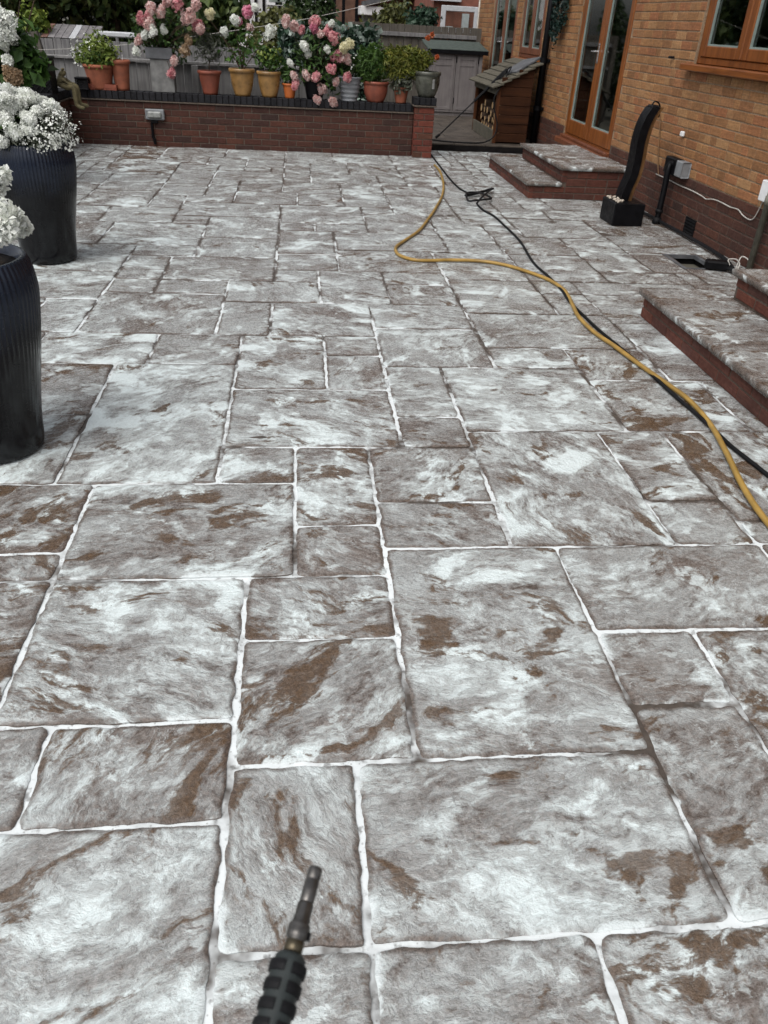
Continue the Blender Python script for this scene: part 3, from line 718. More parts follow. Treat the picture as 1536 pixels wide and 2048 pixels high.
# hanging evergreen
def leaf_cloud(n, c, rad, size, seed, shell=.35, aspect=2.0, up=.4, zmin=None):
    r = np.random.default_rng(seed)
    d = r.normal(size=(n, 3)); d /= np.linalg.norm(d, axis=1)[:, None]
    rr = (shell + (1-shell)*r.random(n))**(1/2.0)
    lump = 1 + .22*np.sin(d[:,0]*5+seed)*np.cos(d[:,2]*6+seed*1.7) + .12*np.sin(d[:,1]*9+seed)
    p = d*(rr*lump)[:, None]*np.array(rad) + np.array(c)
    if zmin is not None: p[:,2] = np.maximum(p[:,2], zmin)
    nrm = d*.7 + np.array([0, 0, up]) + r.normal(size=(n, 3))*.55; nrm /= np.linalg.norm(nrm, axis=1)[:, None]
    ax = np.cross(nrm, r.normal(size=(n, 3))); ax /= np.linalg.norm(ax, axis=1)[:, None]; bx = np.cross(nrm, ax)
    s = size*(.6+.8*r.random(n))[:, None]
    fold = nrm*s*.18
    V = np.stack([p-ax*s*.5, p+bx*s*.5/aspect+fold, p+ax*s*.5, p-bx*s*.5/aspect+fold], 1)
    return V, np.repeat(r.random(n), 4)
def leaf_obj(name, mat, parent, clouds, smooth=False):
    V = np.concatenate([c[0] for c in clouds]).reshape(-1, 3); rnd = np.concatenate([c[1] for c in clouds])
    nf = len(V)//4
    me = bpy.data.meshes.new(name); me.vertices.add(len(V)); me.vertices.foreach_set('co', V.ravel())
    tri = (np.arange(nf)[:, None]*4 + np.array([0, 1, 2, 0, 2, 3])).ravel().astype(np.int32)
    me.loops.add(len(tri)); me.loops.foreach_set('vertex_index', tri)
    me.polygons.add(nf*2); me.polygons.foreach_set('loop_start', (np.arange(nf*2)*3).astype(np.int32))
    me.update(); me.validate()
    a = me.attributes.new('rnd', 'FLOAT', 'POINT'); a.data.foreach_set('value', rnd)
    return obj(name, me, mat, parent)
wr = empty('hanging_foliage', (HX-.09, 11.96, 1.4), 'long dark green foliage decoration hanging beside the downpipe', 'decoration')
leaf_obj('foliage', MAT['lf_wreath'], wr, [leaf_cloud(900, (0, 0, .47), (.075, .24, .47), .06, 3, .5)])
MB().tube([(0, 0, .05), (.03, 0, .5), (.06, 0, .95)], .015, 6).build('stem', MAT['bark'], wr)
# orchid on the inside window sill
oc = empty('white_orchid', (HX+.24, 6.55, 1.33), 'white flowering plant standing behind the kitchen window glass', 'plant')
MB().lathe([(.05, .0), (.065, .12), (.06, .12), (.055, .10)], 16).build('pot', MAT['white'], oc)
leaf_obj('leaves', MAT['lf_dark'], oc, [leaf_cloud(60, (0, 0, .22), (.12, .16, .12), .14, 4, .3)])
leaf_obj('flower_head', MAT['pt_white'], oc, [leaf_cloud(50, (-.03, -.02, .45), (.07, .11, .08), .06, 5, .5, 1.2), leaf_cloud(30, (-.02, .1, .33), (.05, .06, .05), .06, 6, .5, 1.2)])
MB().tube(spline([(0, 0, .1), (0, .02, .35), (-.03, -.02, .46)], 4), .004, 5).build('stem', MAT['lf_mid'], oc)

# ------------------------------------------------------------------ steps
def steps(name, label, X_l, X_u, Y0, Y1, Y1u, h1, h2, Yfront, near_bricks):
    """two stone treads on brick risers climbing towards the house"""
    s = empty(name, (X_l, (Y0+Y1)/2, 0), label, 'steps'); cx, cy = X_l, (Y0+Y1)/2
    lx = lambda x: x-cx; ly = lambda y: y-cy
    t = .040
    MB().box(lx(X_l)+.006, ly(Y0)+.006, -.05, lx(HX)-.012, ly(Y1)-.006, h1-t-.001).box(lx(X_u)+.006, ly(Y0)+.0062, h1-t-.001, lx(HX)-.012, ly(Y1u)-.006, h2-t-.001).build('mortar_core', MAT['mort_dark'], s)
    def riser(X, ya, yb, z0, z1):
        n = max(1, round((z1-z0)/.07)); hh = (z1-z0)/n
        for k in range(n):
            y = ya - (0 if k % 2 == 0 else .112)
            while y < yb-.03:
                a, b = max(y, ya), min(y+.215, yb)
                if b-a > .03: put_brick(s, b-a, hh-.010, .05, MAT['step'], (lx(X), ly((a+b)/2), z0+hh*(k+.5)), R(-90))
                y += .225
    def endface(Y, xa, xb, z0, z1, sgn):
        n = max(1, round((z1-z0)/.07)); hh = (z1-z0)/n
        for k in range(n):
            x = xa + (.052 if k % 2 == 0 else -.06)
            while x < xb-.03:
                a, b = max(x, xa+.052), min(x+.215, xb)
                if b-a > .03: put_brick(s, b-a, hh-.010, .05, MAT['step'], (lx((a+b)/2), ly(Y), z0+hh*(k+.5)), 0 if sgn < 0 else R(180))
                x += .225
    riser(X_l, Y0, Y1, -.005, h1-t); riser(X_u, Y0, Y1u, h1+.001, h2-t)
    for (Y, sg) in ((Y0, -1), (Y1, 1)): endface(Y, X_l, HX-.02, -.005, h1-t, sg)
    for (Y, sg) in ((Y0, -1), (Y1u, 1)): endface(Y, X_u, HX-.02, h1-t+.001, h2-t, sg)
    def tread(xa, xb, ya, yb, z, cuts):
        for (a, b) in zip(cuts[:-1], cuts[1:]):
            tread_slab(s, lx(xa), lx(xb), ly(a)+.004, ly(b)-.004, z, t)
    tread(X_l-.035, X_u-.004, Y0-.035, Y1+.03, h1, near_bricks[0])
    tread(X_u-.035, HX-.012, Y0-.035, Y1u+.03, h2, near_bricks[1])
    return s
_tk = [5000]
def tread_slab(parent, x0, x1, y0, y1, z, t):
    _tk[0] += 1; rr = random.Random(_tk[0])
    n = max(4, int((x1-x0)/.03)); m = max(4, int((y1-y0)/.03))
    def par(L, n):
        e = .006/L; e2 = .016/L
        return np.concatenate([[0, e, e2], np.linspace(e2, 1-e2, n+1)[1:-1], [1-e2, 1-e, 1]])
    Ug, Vg = np.meshgrid(par(x1-x0, n), par(y1-y0, m)); X = x0+(x1-x0)*Ug; Y = y0+(y1-y0)*Vg
    ed = np.minimum(np.minimum(X-x0, x1-X), np.minimum(Y-y0, y1-Y))
    of = rr.uniform(0, 50); fall = np.exp(-ed/.03)
    X2 = X + (fbm(Y+of, X*.2, 10, 4)-.5)*.014*fall; Y2 = Y + (fbm(X+of, Y*.2+9, 10, 4)-.5)*.010*fall
    Z = z + .006*(fbm(X+of, Y*2, 4, 4)-.5)*np.minimum(1, ed/.03) - .004*np.exp(-ed/.004)
    h, w = X.shape; top = np.stack([X2, Y2, Z], -1).reshape(-1, 3); id_ = np.arange(h*w).reshape(h, w)
    F = np.stack([id_[:-1,:-1], id_[:-1,1:], id_[1:,1:], id_[1:,:-1]], -1).reshape(-1, 4)
    ring = np.concatenate([id_[0,:-1], id_[:-1,-1], id_[-1,:0:-1], id_[:0:-1,0]]); nr = len(ring)
    mid = top[ring].copy(); mid[:,2] = z-t*.6 + .004*vnoise(np.arange(nr), np.zeros(nr), .7)
    low = top[ring].copy(); low[:,2] = z-t
    cxy = np.array([(x0+x1)/2, (y0+y1)/2]); low[:,:2] += (cxy-low[:,:2])*.02
    b = len(top); kk = np.arange(nr); k2 = (kk+1) % nr
    S1 = np.stack([ring[kk], b+kk, b+k2, ring[k2]], -1); S2 = np.stack([b+kk, b+nr+kk, b+nr+k2, b+k2], -1)
    me = bpy.data.meshes.new('tread'); V = np.concatenate([top, mid, low]); FF = [tuple(int(q) for q in f_) for f_ in np.concatenate([F, S1, S2])]
    FF.append(tuple(int(b+nr+q) for q in reversed(range(nr))))
    me.from_pydata(V.tolist(), [], FF); me.polygons.foreach_set('use_smooth', [True]*len(me.polygons)); me.update()
    rc = np.zeros((len(V), 3)); rc[:,0] = V[:,0]+of; rc[:,1] = V[:,1]+of*1.7; rc[:,2] = V[:,2]*1.0
    me.attributes.new('rc', 'FLOAT_VECTOR', 'POINT').data.foreach_set('vector', rc.ravel())
    e = np.zeros(len(V)); e[:b] = ed.ravel()*.28; me.attributes.new('ed', 'FLOAT', 'POINT').data.foreach_set('value', e)
    me.attributes.new('sv', 'FLOAT_VECTOR', 'POINT').data.foreach_set('vector', np.tile(np.array((-.02, .0, -.11)), (len(V), 1)).ravel())
    obj('tread', me, MAT['slab'], parent)
steps('garden_steps', 'two brick and stone steps below the French doors', 2.40, 2.74, 8.62, 10.64, 10.36, .165, .325, 0,
      ([8.585, 9.62, 10.67], [8.585, 9.2, 9.8, 10.39]))
steps('garden_steps', 'foam covered brick and stone steps cut off by the frame edge', 2.16, 2.66, 1.2, 4.74, 4.60, .175, .345, 0,
      ([1.165, 2.4, 3.15, 3.78, 4.77], [1.165, 2.5, 3.6, 4.63]))

# ------------------------------------------------------------------ gully, extension box
gy = empty('drain_gully', (gcx, gcy, 0), 'dark open square drain gully beside the house plinth', 'drain')
fr = MB(); a, b = .15, .225
fr.box(-a, -b, -.03, a, -b+.03, -.002).box(-a, b-.03, -.03, a, b, -.002).box(-a, -b+.03, -.03, -a+.03, b-.03, -.0025).box(a-.03, -b+.03, -.03, a, b-.03, -.0025)
fr.build('rim', MAT['slate'], gy)
MB().box(-a, -b, -.2, a, b, -.16).box(-a-.01, -b, -.2, -a, b, -.03).box(a, -b, -.2, a+.01, b, -.03).box(-a, b, -.2, a, b+.01, -.03).build('pit', MAT['tar'], gy)
eb = on_ground(1440, 540)
xb = empty('junction_box', (eb.x, eb.y, .0), 'small black electrical box on the paving near the drain', 'box')
MB().cbox(-.12, -.05, .004, .05, .05, .07, .012, Matrix.Rotation(R(-20), 4, 'Z')).build('case', MAT['black'], xb)
tag(MB().tube(spline([(eb.x+.02, eb.y-.02, .03), (eb.x+.06, eb.y-.09, .012), (eb.x+.12, eb.y-.05, .05), (eb.x+.14, eb.y+.05, .07), (eb.x+.09, eb.y+.08, .06), (eb.x+.08, eb.y-.02, .03), (eb.x+.16, eb.y-.09, .02), (eb.x+.22, eb.y+.0, .07), (eb.x+.18, eb.y+.06, .09), (eb.x+.11, eb.y-.03, .02)], 5), .0055, 6).build('looped_wire', MAT['cable'], None, True),
    'loops of thin white wire beside the small black box', 'wire')
tag(MB().tube(spline([(3.38, 8.1, .03), (3.40, 7.4, .03), (3.42, 6.8, .028), (3.40, 6.2, .03), (3.30, 5.8, .03), (eb.x+.03, eb.y+.04, .03)], 6), .016, 8).build('black_cable', MAT['black_rub'], None, True),
    'black cable lying along the foot of the house plinth', 'cable')

# ------------------------------------------------------------------ black wave sculpture in its planter
sc_ = empty('wave_sculpture', (3.03, 7.56, 0), 'tall black wavy sculpture standing in a square black planter', 'sculpture')
MB().cbox(-.145, -.19, 0, .145, .17, .20, .008).build('planter', MAT['black'], sc_)
wave = [(-.005, .19), (.012, .30), (.045, .42), (.052, .56), (.048, .70), (.062, .83), (.09, .92), (.125, .985)]
def ribbon(off0, off1, y0, y1):
    b = MB(); P = spline([(x, 0, z) for (x, z) in wave], 4); n = len(P)
    for p in P:
        b.v += [(p.x+off0, y0, p.z), (p.x+off1, y0, p.z), (p.x+off1, y1, p.z), (p.x+off0, y1, p.z)]
    for i in range(n-1):
        for k in range(4): b.f.append((4*i+k, 4*i+(k+1) % 4, 4*i+4+(k+1) % 4, 4*i+4+k))
    b.f += [(3, 2, 1, 0), (4*n-4, 4*n-3, 4*n-2, 4*n-1)]
    return b
ribbon(-.052, .020, -.06, .10).build('wave', MAT['black'], sc_)
ribbon(.0205, .058, -.045, .09).build('wave_back', MAT['copper'], sc_)
MB().cbox(.07, -.04, .955, .15, .08, 1.0, .012).tube(spline([(.09, .02, .99), (.11, .02, 1.025), (.15, .02, 1.015), (.175, .02, .97), (.178, .02, .9)], 4), .007, 6).build('spout', MAT['black'], sc_)
pb = random.Random(8)
for i in range(26):
    x, y = pb.uniform(-.13, -.05), pb.uniform(-.16, .14)
    MB().lathe([(.004, -.008), (.013, -.004), (.015, .002), (.010, .008), (.003, .010)], 7, (x, y, .203+pb.uniform(0, .012))).build('pebble', MAT['pebble'], sc_, True)

# ------------------------------------------------------------------ hoses
def hose(name, label, px, r, mat, extra=()):
    pts = [on_ground(x, y, r+.003) for (x, y) in px]
    pts = [(p.x, p.y, r+.003) for p in pts]
    P = spline(list(extra)+pts, 6)
    return tag(MB().tube(P, r, 10).build(name, mat, None, True), label, 'hose')
hY = [(869,330),(881,345),(887,370),(884,392),(872,415),(858,436),(838,461),(808,482),(793,493),(792,503),(802,512),(830,520),(866,521),(900,520),(960,522),(1010,530),(1060,545),(1098,560),(1126,578),(1138,595),(1146,612),(1158,634),(1188,664),(1230,693),(1290,737),(1340,772),(1380,802),(1420,848),(1450,900),(1480,962),(1510,1012),(1545,1058),(1600,1130)]
hose('yellow_hose', 'yellow garden hose winding across the foamy patio', hY, .0125, MAT['hoseY'])
hB = [(862,309),(872,322),(886,340),(900,358),(918,376),(932,384)]
hB2 = [(955,409),(968,421),(988,432),(1010,452),(1040,482),(1066,524),(1096,552),(1122,578),(1140,604),(1166,630),(1200,662),(1246,700),(1300,746),(1350,792),(1386,822),(1424,856),(1462,892),(1500,922),(1545,958),(1600,1005)]
p0 = [(p.x, p.y, .011) for p in (on_ground(x, y, .011) for (x, y) in hB)]
coil = [(on_ground(x, y, .02)) for (x, y) in ((938,390),(985,380),(972,386),(930,392),(958,390),(982,396),(975,402),(950,408),(936,404),(934,392),(960,386),(984,382),(968,398),(955,409))]
coil = [(p.x, p.y, .014+.028*((i*7) % 5)/4+.01*i/6) for i, p in enumerate(coil)]
p2 = [(p.x, p.y, .011) for p in (on_ground(x, y, .011) for (x, y) in hB2)]
tag(MB().tube(spline(p0+coil+p2, 6), .0095, 8).build('black_hose', MAT['black_rub'], None, True), 'black pressure hose with a small tangled coil on the patio', 'hose')

# ------------------------------------------------------------------ washer lance in the foreground
def along(px, py, depth):
    d = FWD + RIGHT*((px-768)/F_PX) - UP*((py-1024)/F_PX); return d*depth + Vector((0, 0, CAM_H))
tip = along(632, 1736, .71); tail = along(547, 2040, .625)
ax = (tip-tail).normalized(); LEN = (tip-tail).length
q = ax.to_track_quat('Z', 'Y').to_matrix().to_4x4(); LM = Matrix.Translation(tail) @ q
lance = empty('washer_lance', tuple(tail), 'black ribbed pressure washer lance with steel nozzle pointing at the slabs', 'lance')
lance.matrix_world = LM
s_ = LEN; gz = s_*.40
MB().lathe([(.0070, s_*.745), (.0076, s_*.75), (.0078, s_*.80), (.0078, s_*.90), (.0072, s_*.905), (.0072, s_*.915), (.0077, s_*.92), (.0077, s_*.985), (.0070, s_), (.0030, s_), (.0028, s_*.96)], 28).build('nozzle', MAT['steel'], lance, True).scale = (.84, .84, 1)
MB().lathe([(.0060, gz-.01), (.0095, gz+.012), (.0112, gz+.013), (.0116, gz+.016), (.0116, s_*.585), (.0106, s_*.60), (.0092, s_*.605), (.0092, s_*.64), (.0086, s_*.645), (.0086, s_*.735), (.0068, s_*.74), (.0066, s_*.76)], 28).build('barrel', MAT['steel'], lance, True).scale = (.84, .84, 1)
MB().cbox(-.0135, -.004, s_*.50, -.0115, .004, s_*.56, .0008).build('pin', MAT['black'], lance).scale = (.84, .84, 1)
MB().lathe([(.0160, -.24), (.0168, -.22), (.0168, gz-.010), (.0155, gz-.003), (.0125, gz), (.0090, gz)], 28).build('grip', plain('dark_green_grey_plastic', (.022,.028,.028), .55), lance, True).scale = (.84, .84, 1)
nr_ = 16; _v = LM.inverted() @ Vector((0, 0, CAM_H)); A0 = math.atan2(_v.y, _v.x)
for i in range(nr_):
    z = gz-.012-.0142*i
    rb = MB()
    for s in range(4):
        a0 = A0+R(90*s+12); a1 = A0+R(90*s+78); m = 7; n0 = len(rb.v)
        for j in range(m+1):
            a_ = a0+(a1-a0)*j/m
            for (rad, dz) in ((.0160, -.0044), (.0190, -.0040), (.0196, .0), (.0190, .0040), (.0160, .0044)):
                rb.v.append((rad*math.cos(a_), rad*math.sin(a_), z+dz))
        for j in range(m):
            for k in range(4):
                rb.f.append((n0+5*j+k, n0+5*j+5+k, n0+5*j+6+k, n0+5*j+1+k))
        rb.f.append((n0, n0+1, n0+2, n0+3, n0+4)); rb.f.append(tuple(n0+5*m+q_ for q_ in (4, 3, 2, 1, 0)))
    rb.build('grip_rib', MAT['black_rub'], lance).scale = (.84, .84, 1)
MB().lathe([(.0098, gz+.0005), (.0098, gz+.010), (.008, gz+.0115)], 20).build('ferrule', plain('dull_brass', (.09,.075,.05), .45, .8), lance, True).scale = (.84, .84, 1)

# ------------------------------------------------------------------ flower heads and plants
def floret_head(c, rad, n, size, seed, tilt=None):
    """florets over a rounded cone or ball, each four petals"""
    r = np.random.default_rng(seed)
    d = r.normal(size=(n, 3)); d /= np.linalg.norm(d, axis=1)[:, None]
    k = .86+.2*r.random(n)
    taper = 1 - .30*np.clip(d[:,2], -1, 1)*(1 if rad[2] > rad[0]*1.15 else 0)
    off = d*k[:, None]*np.array(rad); off[:,:2] *= taper[:, None]
    if tilt is not None: off = off @ np.array(Matrix.Rotation(tilt, 3, 'Y')).T
    p = off + np.array(c)
    nrm = d + r.normal(size=(n, 3))*.35; nrm /= np.linalg.norm(nrm, axis=1)[:, None]
    ax_ = np.cross(nrm, r.normal(size=(n, 3))); ax_ /= np.linalg.norm(ax_, axis=1)[:, None]; bx = np.cross(nrm, ax_)
    s = size*(.75+.5*r.random(n))[:, None]; V = []; q = r.random(n)
    for (u, w) in ((ax_, bx), (bx, -ax_), (-ax_, -bx), (-bx, ax_)):
        V.append(np.stack([p, p+(u*.62+w*.32)*s+nrm*s*.16, p+u*s*.95+nrm*s*.05, p+(u*.62-w*.32)*s+nrm*s*.16], 1))
    core = []
    return np.concatenate(V), np.repeat(np.tile(q, 4), 4)
def head(parent, c, rad, mat, seed, n=70, size=.02, tilt=None):
    """a flower head of several uneven lobes"""
    r = random.Random(seed); cl = [floret_head(c, tuple(x*.66 for x in rad), n//2, size*1.2, seed+77, tilt)]
    for k in range(5):
        o = tuple(c[i]+rad[i]*r.uniform(-.55, .55) for i in range(3)); q = r.uniform(.42, .66)
        cl.append(floret_head(o, tuple(x*q for x in rad), max(8, n//4), size, seed+k*13, tilt))
    return leaf_obj('flower_head', MAT[mat], parent, cl)
def pot(name, label, X, z0, rt, rb, h, mat, Y=WY+.115, rim=True, seg=32, ribs=0, cat='potted plant', bulge=0, soil=True):
    t = empty(name, (X, Y, z0), label, cat)
    pr_ = []
    N = 10
    for i in range(N+1):
        k = i/N; r = rb+(rt-rb)*k + bulge*math.sin(math.pi*k)
        if ribs: r += .004*math.cos(k*ribs*2*math.pi)
        pr_.append((r, h*k*(.86 if rim else 1)))
    if ribs: 
        pr_ = []
        for i in range(41):
            k = i/40; pr_.append((rb+(rt-rb)*k + bulge*math.sin(math.pi*k) + .005*math.cos(k*ribs*2*math.pi), h*k*.94))
    if rim: pr_ += [(rt+.012, h*.865 if not ribs else h*.945), (rt+.016, h*.93 if not ribs else h*.97), (rt+.012, h)]
    pr_ += [(rt-.008, h), (rt-.016, h*.9)]
    MB().lathe(pr_, seg).build('pot', MAT[mat], t, True)
    if soil: MB().lathe([(rt-.02, h*.84), (rt*.5, h*.90), (.01, h*.9)], 20).build('soil', MAT['soil'], t, True)
    return t
def stems(parent, base, ends, r=.006, mat='bark', name='stem'):
    for e in ends:
        m = (Vector(base)*.45 + Vector(e)*.55) + Vector((0, 0, .05))
        MB().tube(spline([base, tuple(m), e], 5), [r*(1-.5*i/10) for i in range(11)], 5).build(name, MAT[mat], parent)
def loc(parent_x, z0, px, py, Y=WY+.115):
    p = at(px, py, Y); return (p.x-parent_x, 0, p.z-z0)
ZC = .616
# 1 bushy pot with small white flowers
t = pot('potted_plant', 'terracotta pot of bright green bush with small white flowers', -2.47, ZC+.005, .175, .13, .27, 'terra')
MB().cbox(-.21, -.12, -.005, .21, .11, .012, .004).cbox(-.21, -.122, .0125, .21, -.112, .06, .003).cbox(-.21, .1, .0125, .21, .11, .06, .003).cbox(-.212, -.111, .0125, -.202, .099, .06, .003).cbox(.202, -.111, .0125, .212, .099, .06, .003).build('tray', MAT['terra_d'], t)
leaf_obj('foliage', MAT['lf_lime'], t, [leaf_cloud(1100, (0, 0, .36), (.27, .2, .19), .055, 21, .2), leaf_cloud(250, (.02, 0, .5), (.13, .12, .14), .05, 22, .2)])
leaf_obj('foliage', MAT['lf_mid'], t, [leaf_cloud(500, (0, 0, .33), (.22, .17, .15), .055, 23, .1)])
leaf_obj('small_flowers', MAT['pt_white'], t, [leaf_cloud(70, (-.1, -.05, .45), (.19, .12, .12), .028, 24, .8, 1.1), leaf_cloud(40, (-.2, -.08, .33), (.1, .1, .1), .026, 25, .8, 1.1)])
# 2 tall plain terracotta
t = pot('plant_pot', 'tall plain empty terracotta pot second along the wall', -2.205, ZC, .108, .082, .335, 'terra', cat='plant pot')
MB().tube([(.03, 0, .3), (.035, 0, .39)], .004, 5).build('plant_marker', MAT['white'], t)
# 3 grey column with trough of pink hydrangea
t = empty('potted_plant', (-1.70, WY+.16, ZC), 'slate trough of pink hydrangea on a grey square column', 'potted plant')
MB().cbox(-.135, -.10, .0, .145, .09, .365, .006).build('column', MAT['concrete'], t)
tr = MB().cbox(-.175, -.125, .366, .15, .105, .485, .005); tr.build('trough', MAT['slate'], t)
leaf_obj('foliage', MAT['lf_dark'], t, [leaf_cloud(420, (-.02, .03, .66), (.34, .17, .24), .075, 31, .1), leaf_cloud(110, (.2, -.02, .5), (.16, .1, .2), .07, 32, .1)])
leaf_obj('foliage', MAT['lf_mid'], t, [leaf_cloud(260, (.0, .0, .68), (.34, .16, .24), .065, 33, .2)])
hd = [(308,14,'pt_pale',.055),(285,35,'pt_pink',.05),(303,48,'pt_pale',.055),(312,62,'pt_white',.042),(331,60,'pt_white',.034),(293,70,'pt_white',.034),(327,25,'pt_pale',.05),(280,80,'pt_pale',.04),(277,101,'pt_white',.036),(362,6,'pt_pink',.065),(386,32,'pt_pale',.062),(398,50,'pt_pink',.06),(374,36,'pt_pale',.05),(405,57,'pt_pale',.045),(352,118,'pt_pale',.042),(348,142,'pt_pink',.042),(375,98,'pt_fade',.05),(300,30,'pt_pink',.045),(380,80,'pt_fade',.045),(395,12,'pt_pale',.05),(340,2,'pt_pale',.055)]
ends = []
for i, (x, y, m, r) in enumerate(hd):
    c = loc(-1.70, ZC, x, y, WY+.16); c = (c[0], -.24+.14*((i*37) % 10)/10, c[2]); r *= 1.2; head(t, c, (r, r*.9, r*1.3), m, 300+i, 80, .022); ends.append((c[0]*.96, c[1], c[2]-r))
stems(t, (0, 0, .46), ends, .005)
# 4 lavender standard
t = pot('potted_plant', 'terracotta pot with a thin stemmed grey lavender ball', -1.12, ZC, .135, .09, .265, 'terra_d')
MB().tube([(0, 0, .2), (.005, 0, .42)], .006, 6).build('stem', MAT['bark'], t)
leaf_obj('foliage', MAT['lf_grey'], t, [leaf_cloud(330, (0, 0, .52), (.20, .15, .19), .085, 41, .0, 11, .2)])
# 5 yellow glazed pot with tall hydrangea
def fluted(t, mat='yellow'):
    pass
t = pot('potted_plant', 'yellow glazed pot of tall hydrangea with rose pink head', -.715, ZC, .15, .095, .305, 'yellow', bulge=.012)
hd = [(420,30,'pt_cream',.055),(447,65,'pt_white',.052),(494,26,'pt_rose',.075),(470,42,'pt_white',.05),(510,14,'pt_white',.038),(500,56,'pt_pale',.04),(541,66,'pt_white',.07),(478,44,'pt_rose',.035)]
ends = []
for i, (x, y, m, r) in enumerate(hd):
    c = loc(-.715, ZC, x, y); c = (c[0], -.06+.12*(i % 3)/2, c[2]); head(t, c, (r*1.15, r, r*1.2), m, 400+i, 90, .022); ends.append((c[0], c[1], c[2]-r))
stems(t, (0, 0, .26), ends, .0065)
leaf_obj('foliage', MAT['lf_mid'], t, [leaf_cloud(70, (0, 0, .46), (.24, .1, .17), .09, 42, .1), leaf_cloud(60, (.05, 0, .62), (.28, .1, .12), .08, 43, .1)])
# 6 second yellow pot with small shrub
t = pot('potted_plant', 'yellow glazed pot with a low rounded green shrub', -.378, ZC, .142, .092, .29, 'yellow', bulge=.012)
leaf_obj('foliage', MAT['lf_mid'], t, [leaf_cloud(420, (.02, 0, .43), (.17, .14, .14), .06, 51, .1)])
leaf_obj('foliage', MAT['lf_lime'], t, [leaf_cloud(110, (.02, -.03, .46), (.17, .12, .12), .055, 52, .4)])
stems(t, (0, 0, .25), [(.03, 0, .42), (-.05, 0, .4)], .006)
# 7 small orange pot
t = pot('potted_plant', 'small bright orange pot with thin green shoots', -.12, ZC, .082, .062, .165, 'orange')
leaf_obj('foliage', MAT['lf_mid'], t, [leaf_cloud(130, (-.03, 0, .27), (.1, .09, .14), .07, 61, .0, 3)])
# 8 dark pot with the largest pink and white hydrangea
t = pot('potted_plant', 'black pot overflowing with pink and white hydrangea heads', .20, ZC, .14, .10, .24, 'black')
leaf_obj('foliage', MAT['lf_dark'], t, [leaf_cloud(850, (.08, .02, .46), (.36, .16, .38), .085, 71, .0, 2.6)])
leaf_obj('foliage', MAT['lf_mid'], t, [leaf_cloud(300, (.06, -.08, .45), (.34, .14, .36), .085, 72, .2, 3)])
hd = [(572,42,'pt_pale',.055),(588,52,'pt_pale',.055),(603,60,'pt_pink',.035),(630,46,'pt_pink',.058),(628,58,'pt_rose',.05),(654,62,'pt_pink',.05),(661,48,'pt_white',.03),(667,78,'pt_pink',.062),(640,68,'pt_pale',.035),(609,90,'pt_white',.048),(684,94,'pt_cream',.052),(700,88,'pt_cream',.048),(672,112,'pt_pink',.06),(692,118,'pt_pale',.055),(617,106,'pt_white',.034),(580,124,'pt_white',.03),(588,150,'pt_pale',.038),(591,168,'pt_pink',.042),(612,148,'pt_pale',.042),(630,152,'pt_pink',.052),(661,137,'pt_pink',.048),(645,176,'pt_pale',.05),(634,198,'pt_pale',.038),(665,202,'pt_pale',.046),(692,152,'pt_pink',.045),(670,162,'pt_pale',.035),(653,98,'pt_white',.03)]
ends = []
for i, (x, y, m, r) in enumerate(hd):
    c = loc(.20, ZC, x, y); c = (c[0], -.23+.12*((i*29) % 10)/10, c[2]); r *= 1.12; head(t, c, (r*1.08, r, r*1.2), m, 500+i, 85, .022); ends.append((c[0], c[1]+.02, c[2]-r*.6))
stems(t, (0, 0, .22), ends[:18], .005)
# 9 grey ribbed pot
t = pot('potted_plant', 'pale grey ribbed pot next to the pink hydrangea', .65, ZC, .145, .10, .275, 'greypot', ribs=5)
leaf_obj('foliage', MAT['lf_dark'], t, [leaf_cloud(260, (-.02, 0, .36), (.15, .13, .14), .07, 81, .0)])
leaf_obj('small_flowers', MAT['pt_white'], t, [leaf_cloud(26, (.0, -.05, .4), (.14, .1, .12), .03, 82, .7, 1.1)])
# 10 wide red brown bowl with green fern
t = pot('potted_plant', 'wide dark red pot with feathery green fern foliage', .985, ZC, .155, .105, .235, 'terra_d', bulge=.018)
leaf_obj('foliage', MAT['lf_fern2'], t, [leaf_cloud(1500, (-.06, 0, .42), (.23, .17, .23), .075, 91, .0, 5, .3), leaf_cloud(300, (-.22, 0, .40), (.13, .12, .16), .07, 92, .0, 5, .3)])
stems(t, (0, 0, .2), [(-.1, 0, .45), (.05, 0, .5), (-.18, 0, .4)], .005)
# 11 small terracotta with yellow green cosmos
t = pot('potted_plant', 'small terracotta pot of tall yellow green feathery foliage', 1.317, ZC, .098, .068, .185, 'terra')
leaf_obj('foliage', MAT['lf_fern'], t, [leaf_cloud(2000, (.02, 0, .44), (.33, .18, .21), .075, 101, .0, 5, .5), leaf_cloud(450, (.26, 0, .50), (.15, .12, .13), .07, 102, .0, 5, .5), leaf_cloud(300, (-.15, 0, .52), (.15, .1, .12), .07, 105, .0, 5, .5)])
leaf_obj('foliage', MAT['lf_grey'], t, [leaf_cloud(260, (0, -.06, .22), (.15, .1, .11), .06, 103, .1)])
for i, (x, y) in enumerate(((854,75),(862,70),(872,114))):
    c = loc(1.317, ZC, x, y); head(t, (c[0], -.08, c[2]), (.016, .015, .022), 'pt_red', 600+i, 18, .025)
stems(t, (0, 0, .16), [(.0, 0, .45), (.15, 0, .5), (-.1, 0, .45)], .005)
# 12 bronze glazed pot on the pier
t = pot('plant_pot', 'bronze green glazed pot standing on the brick pier', 1.635, .7065, .155, .10, .29, 'bronze', Y=WY, cat='plant pot', bulge=.022)
MB().cbox(.045, -.152, .10, .075, -.135, .21, .004).build('relief_panel', MAT['concrete'], t)

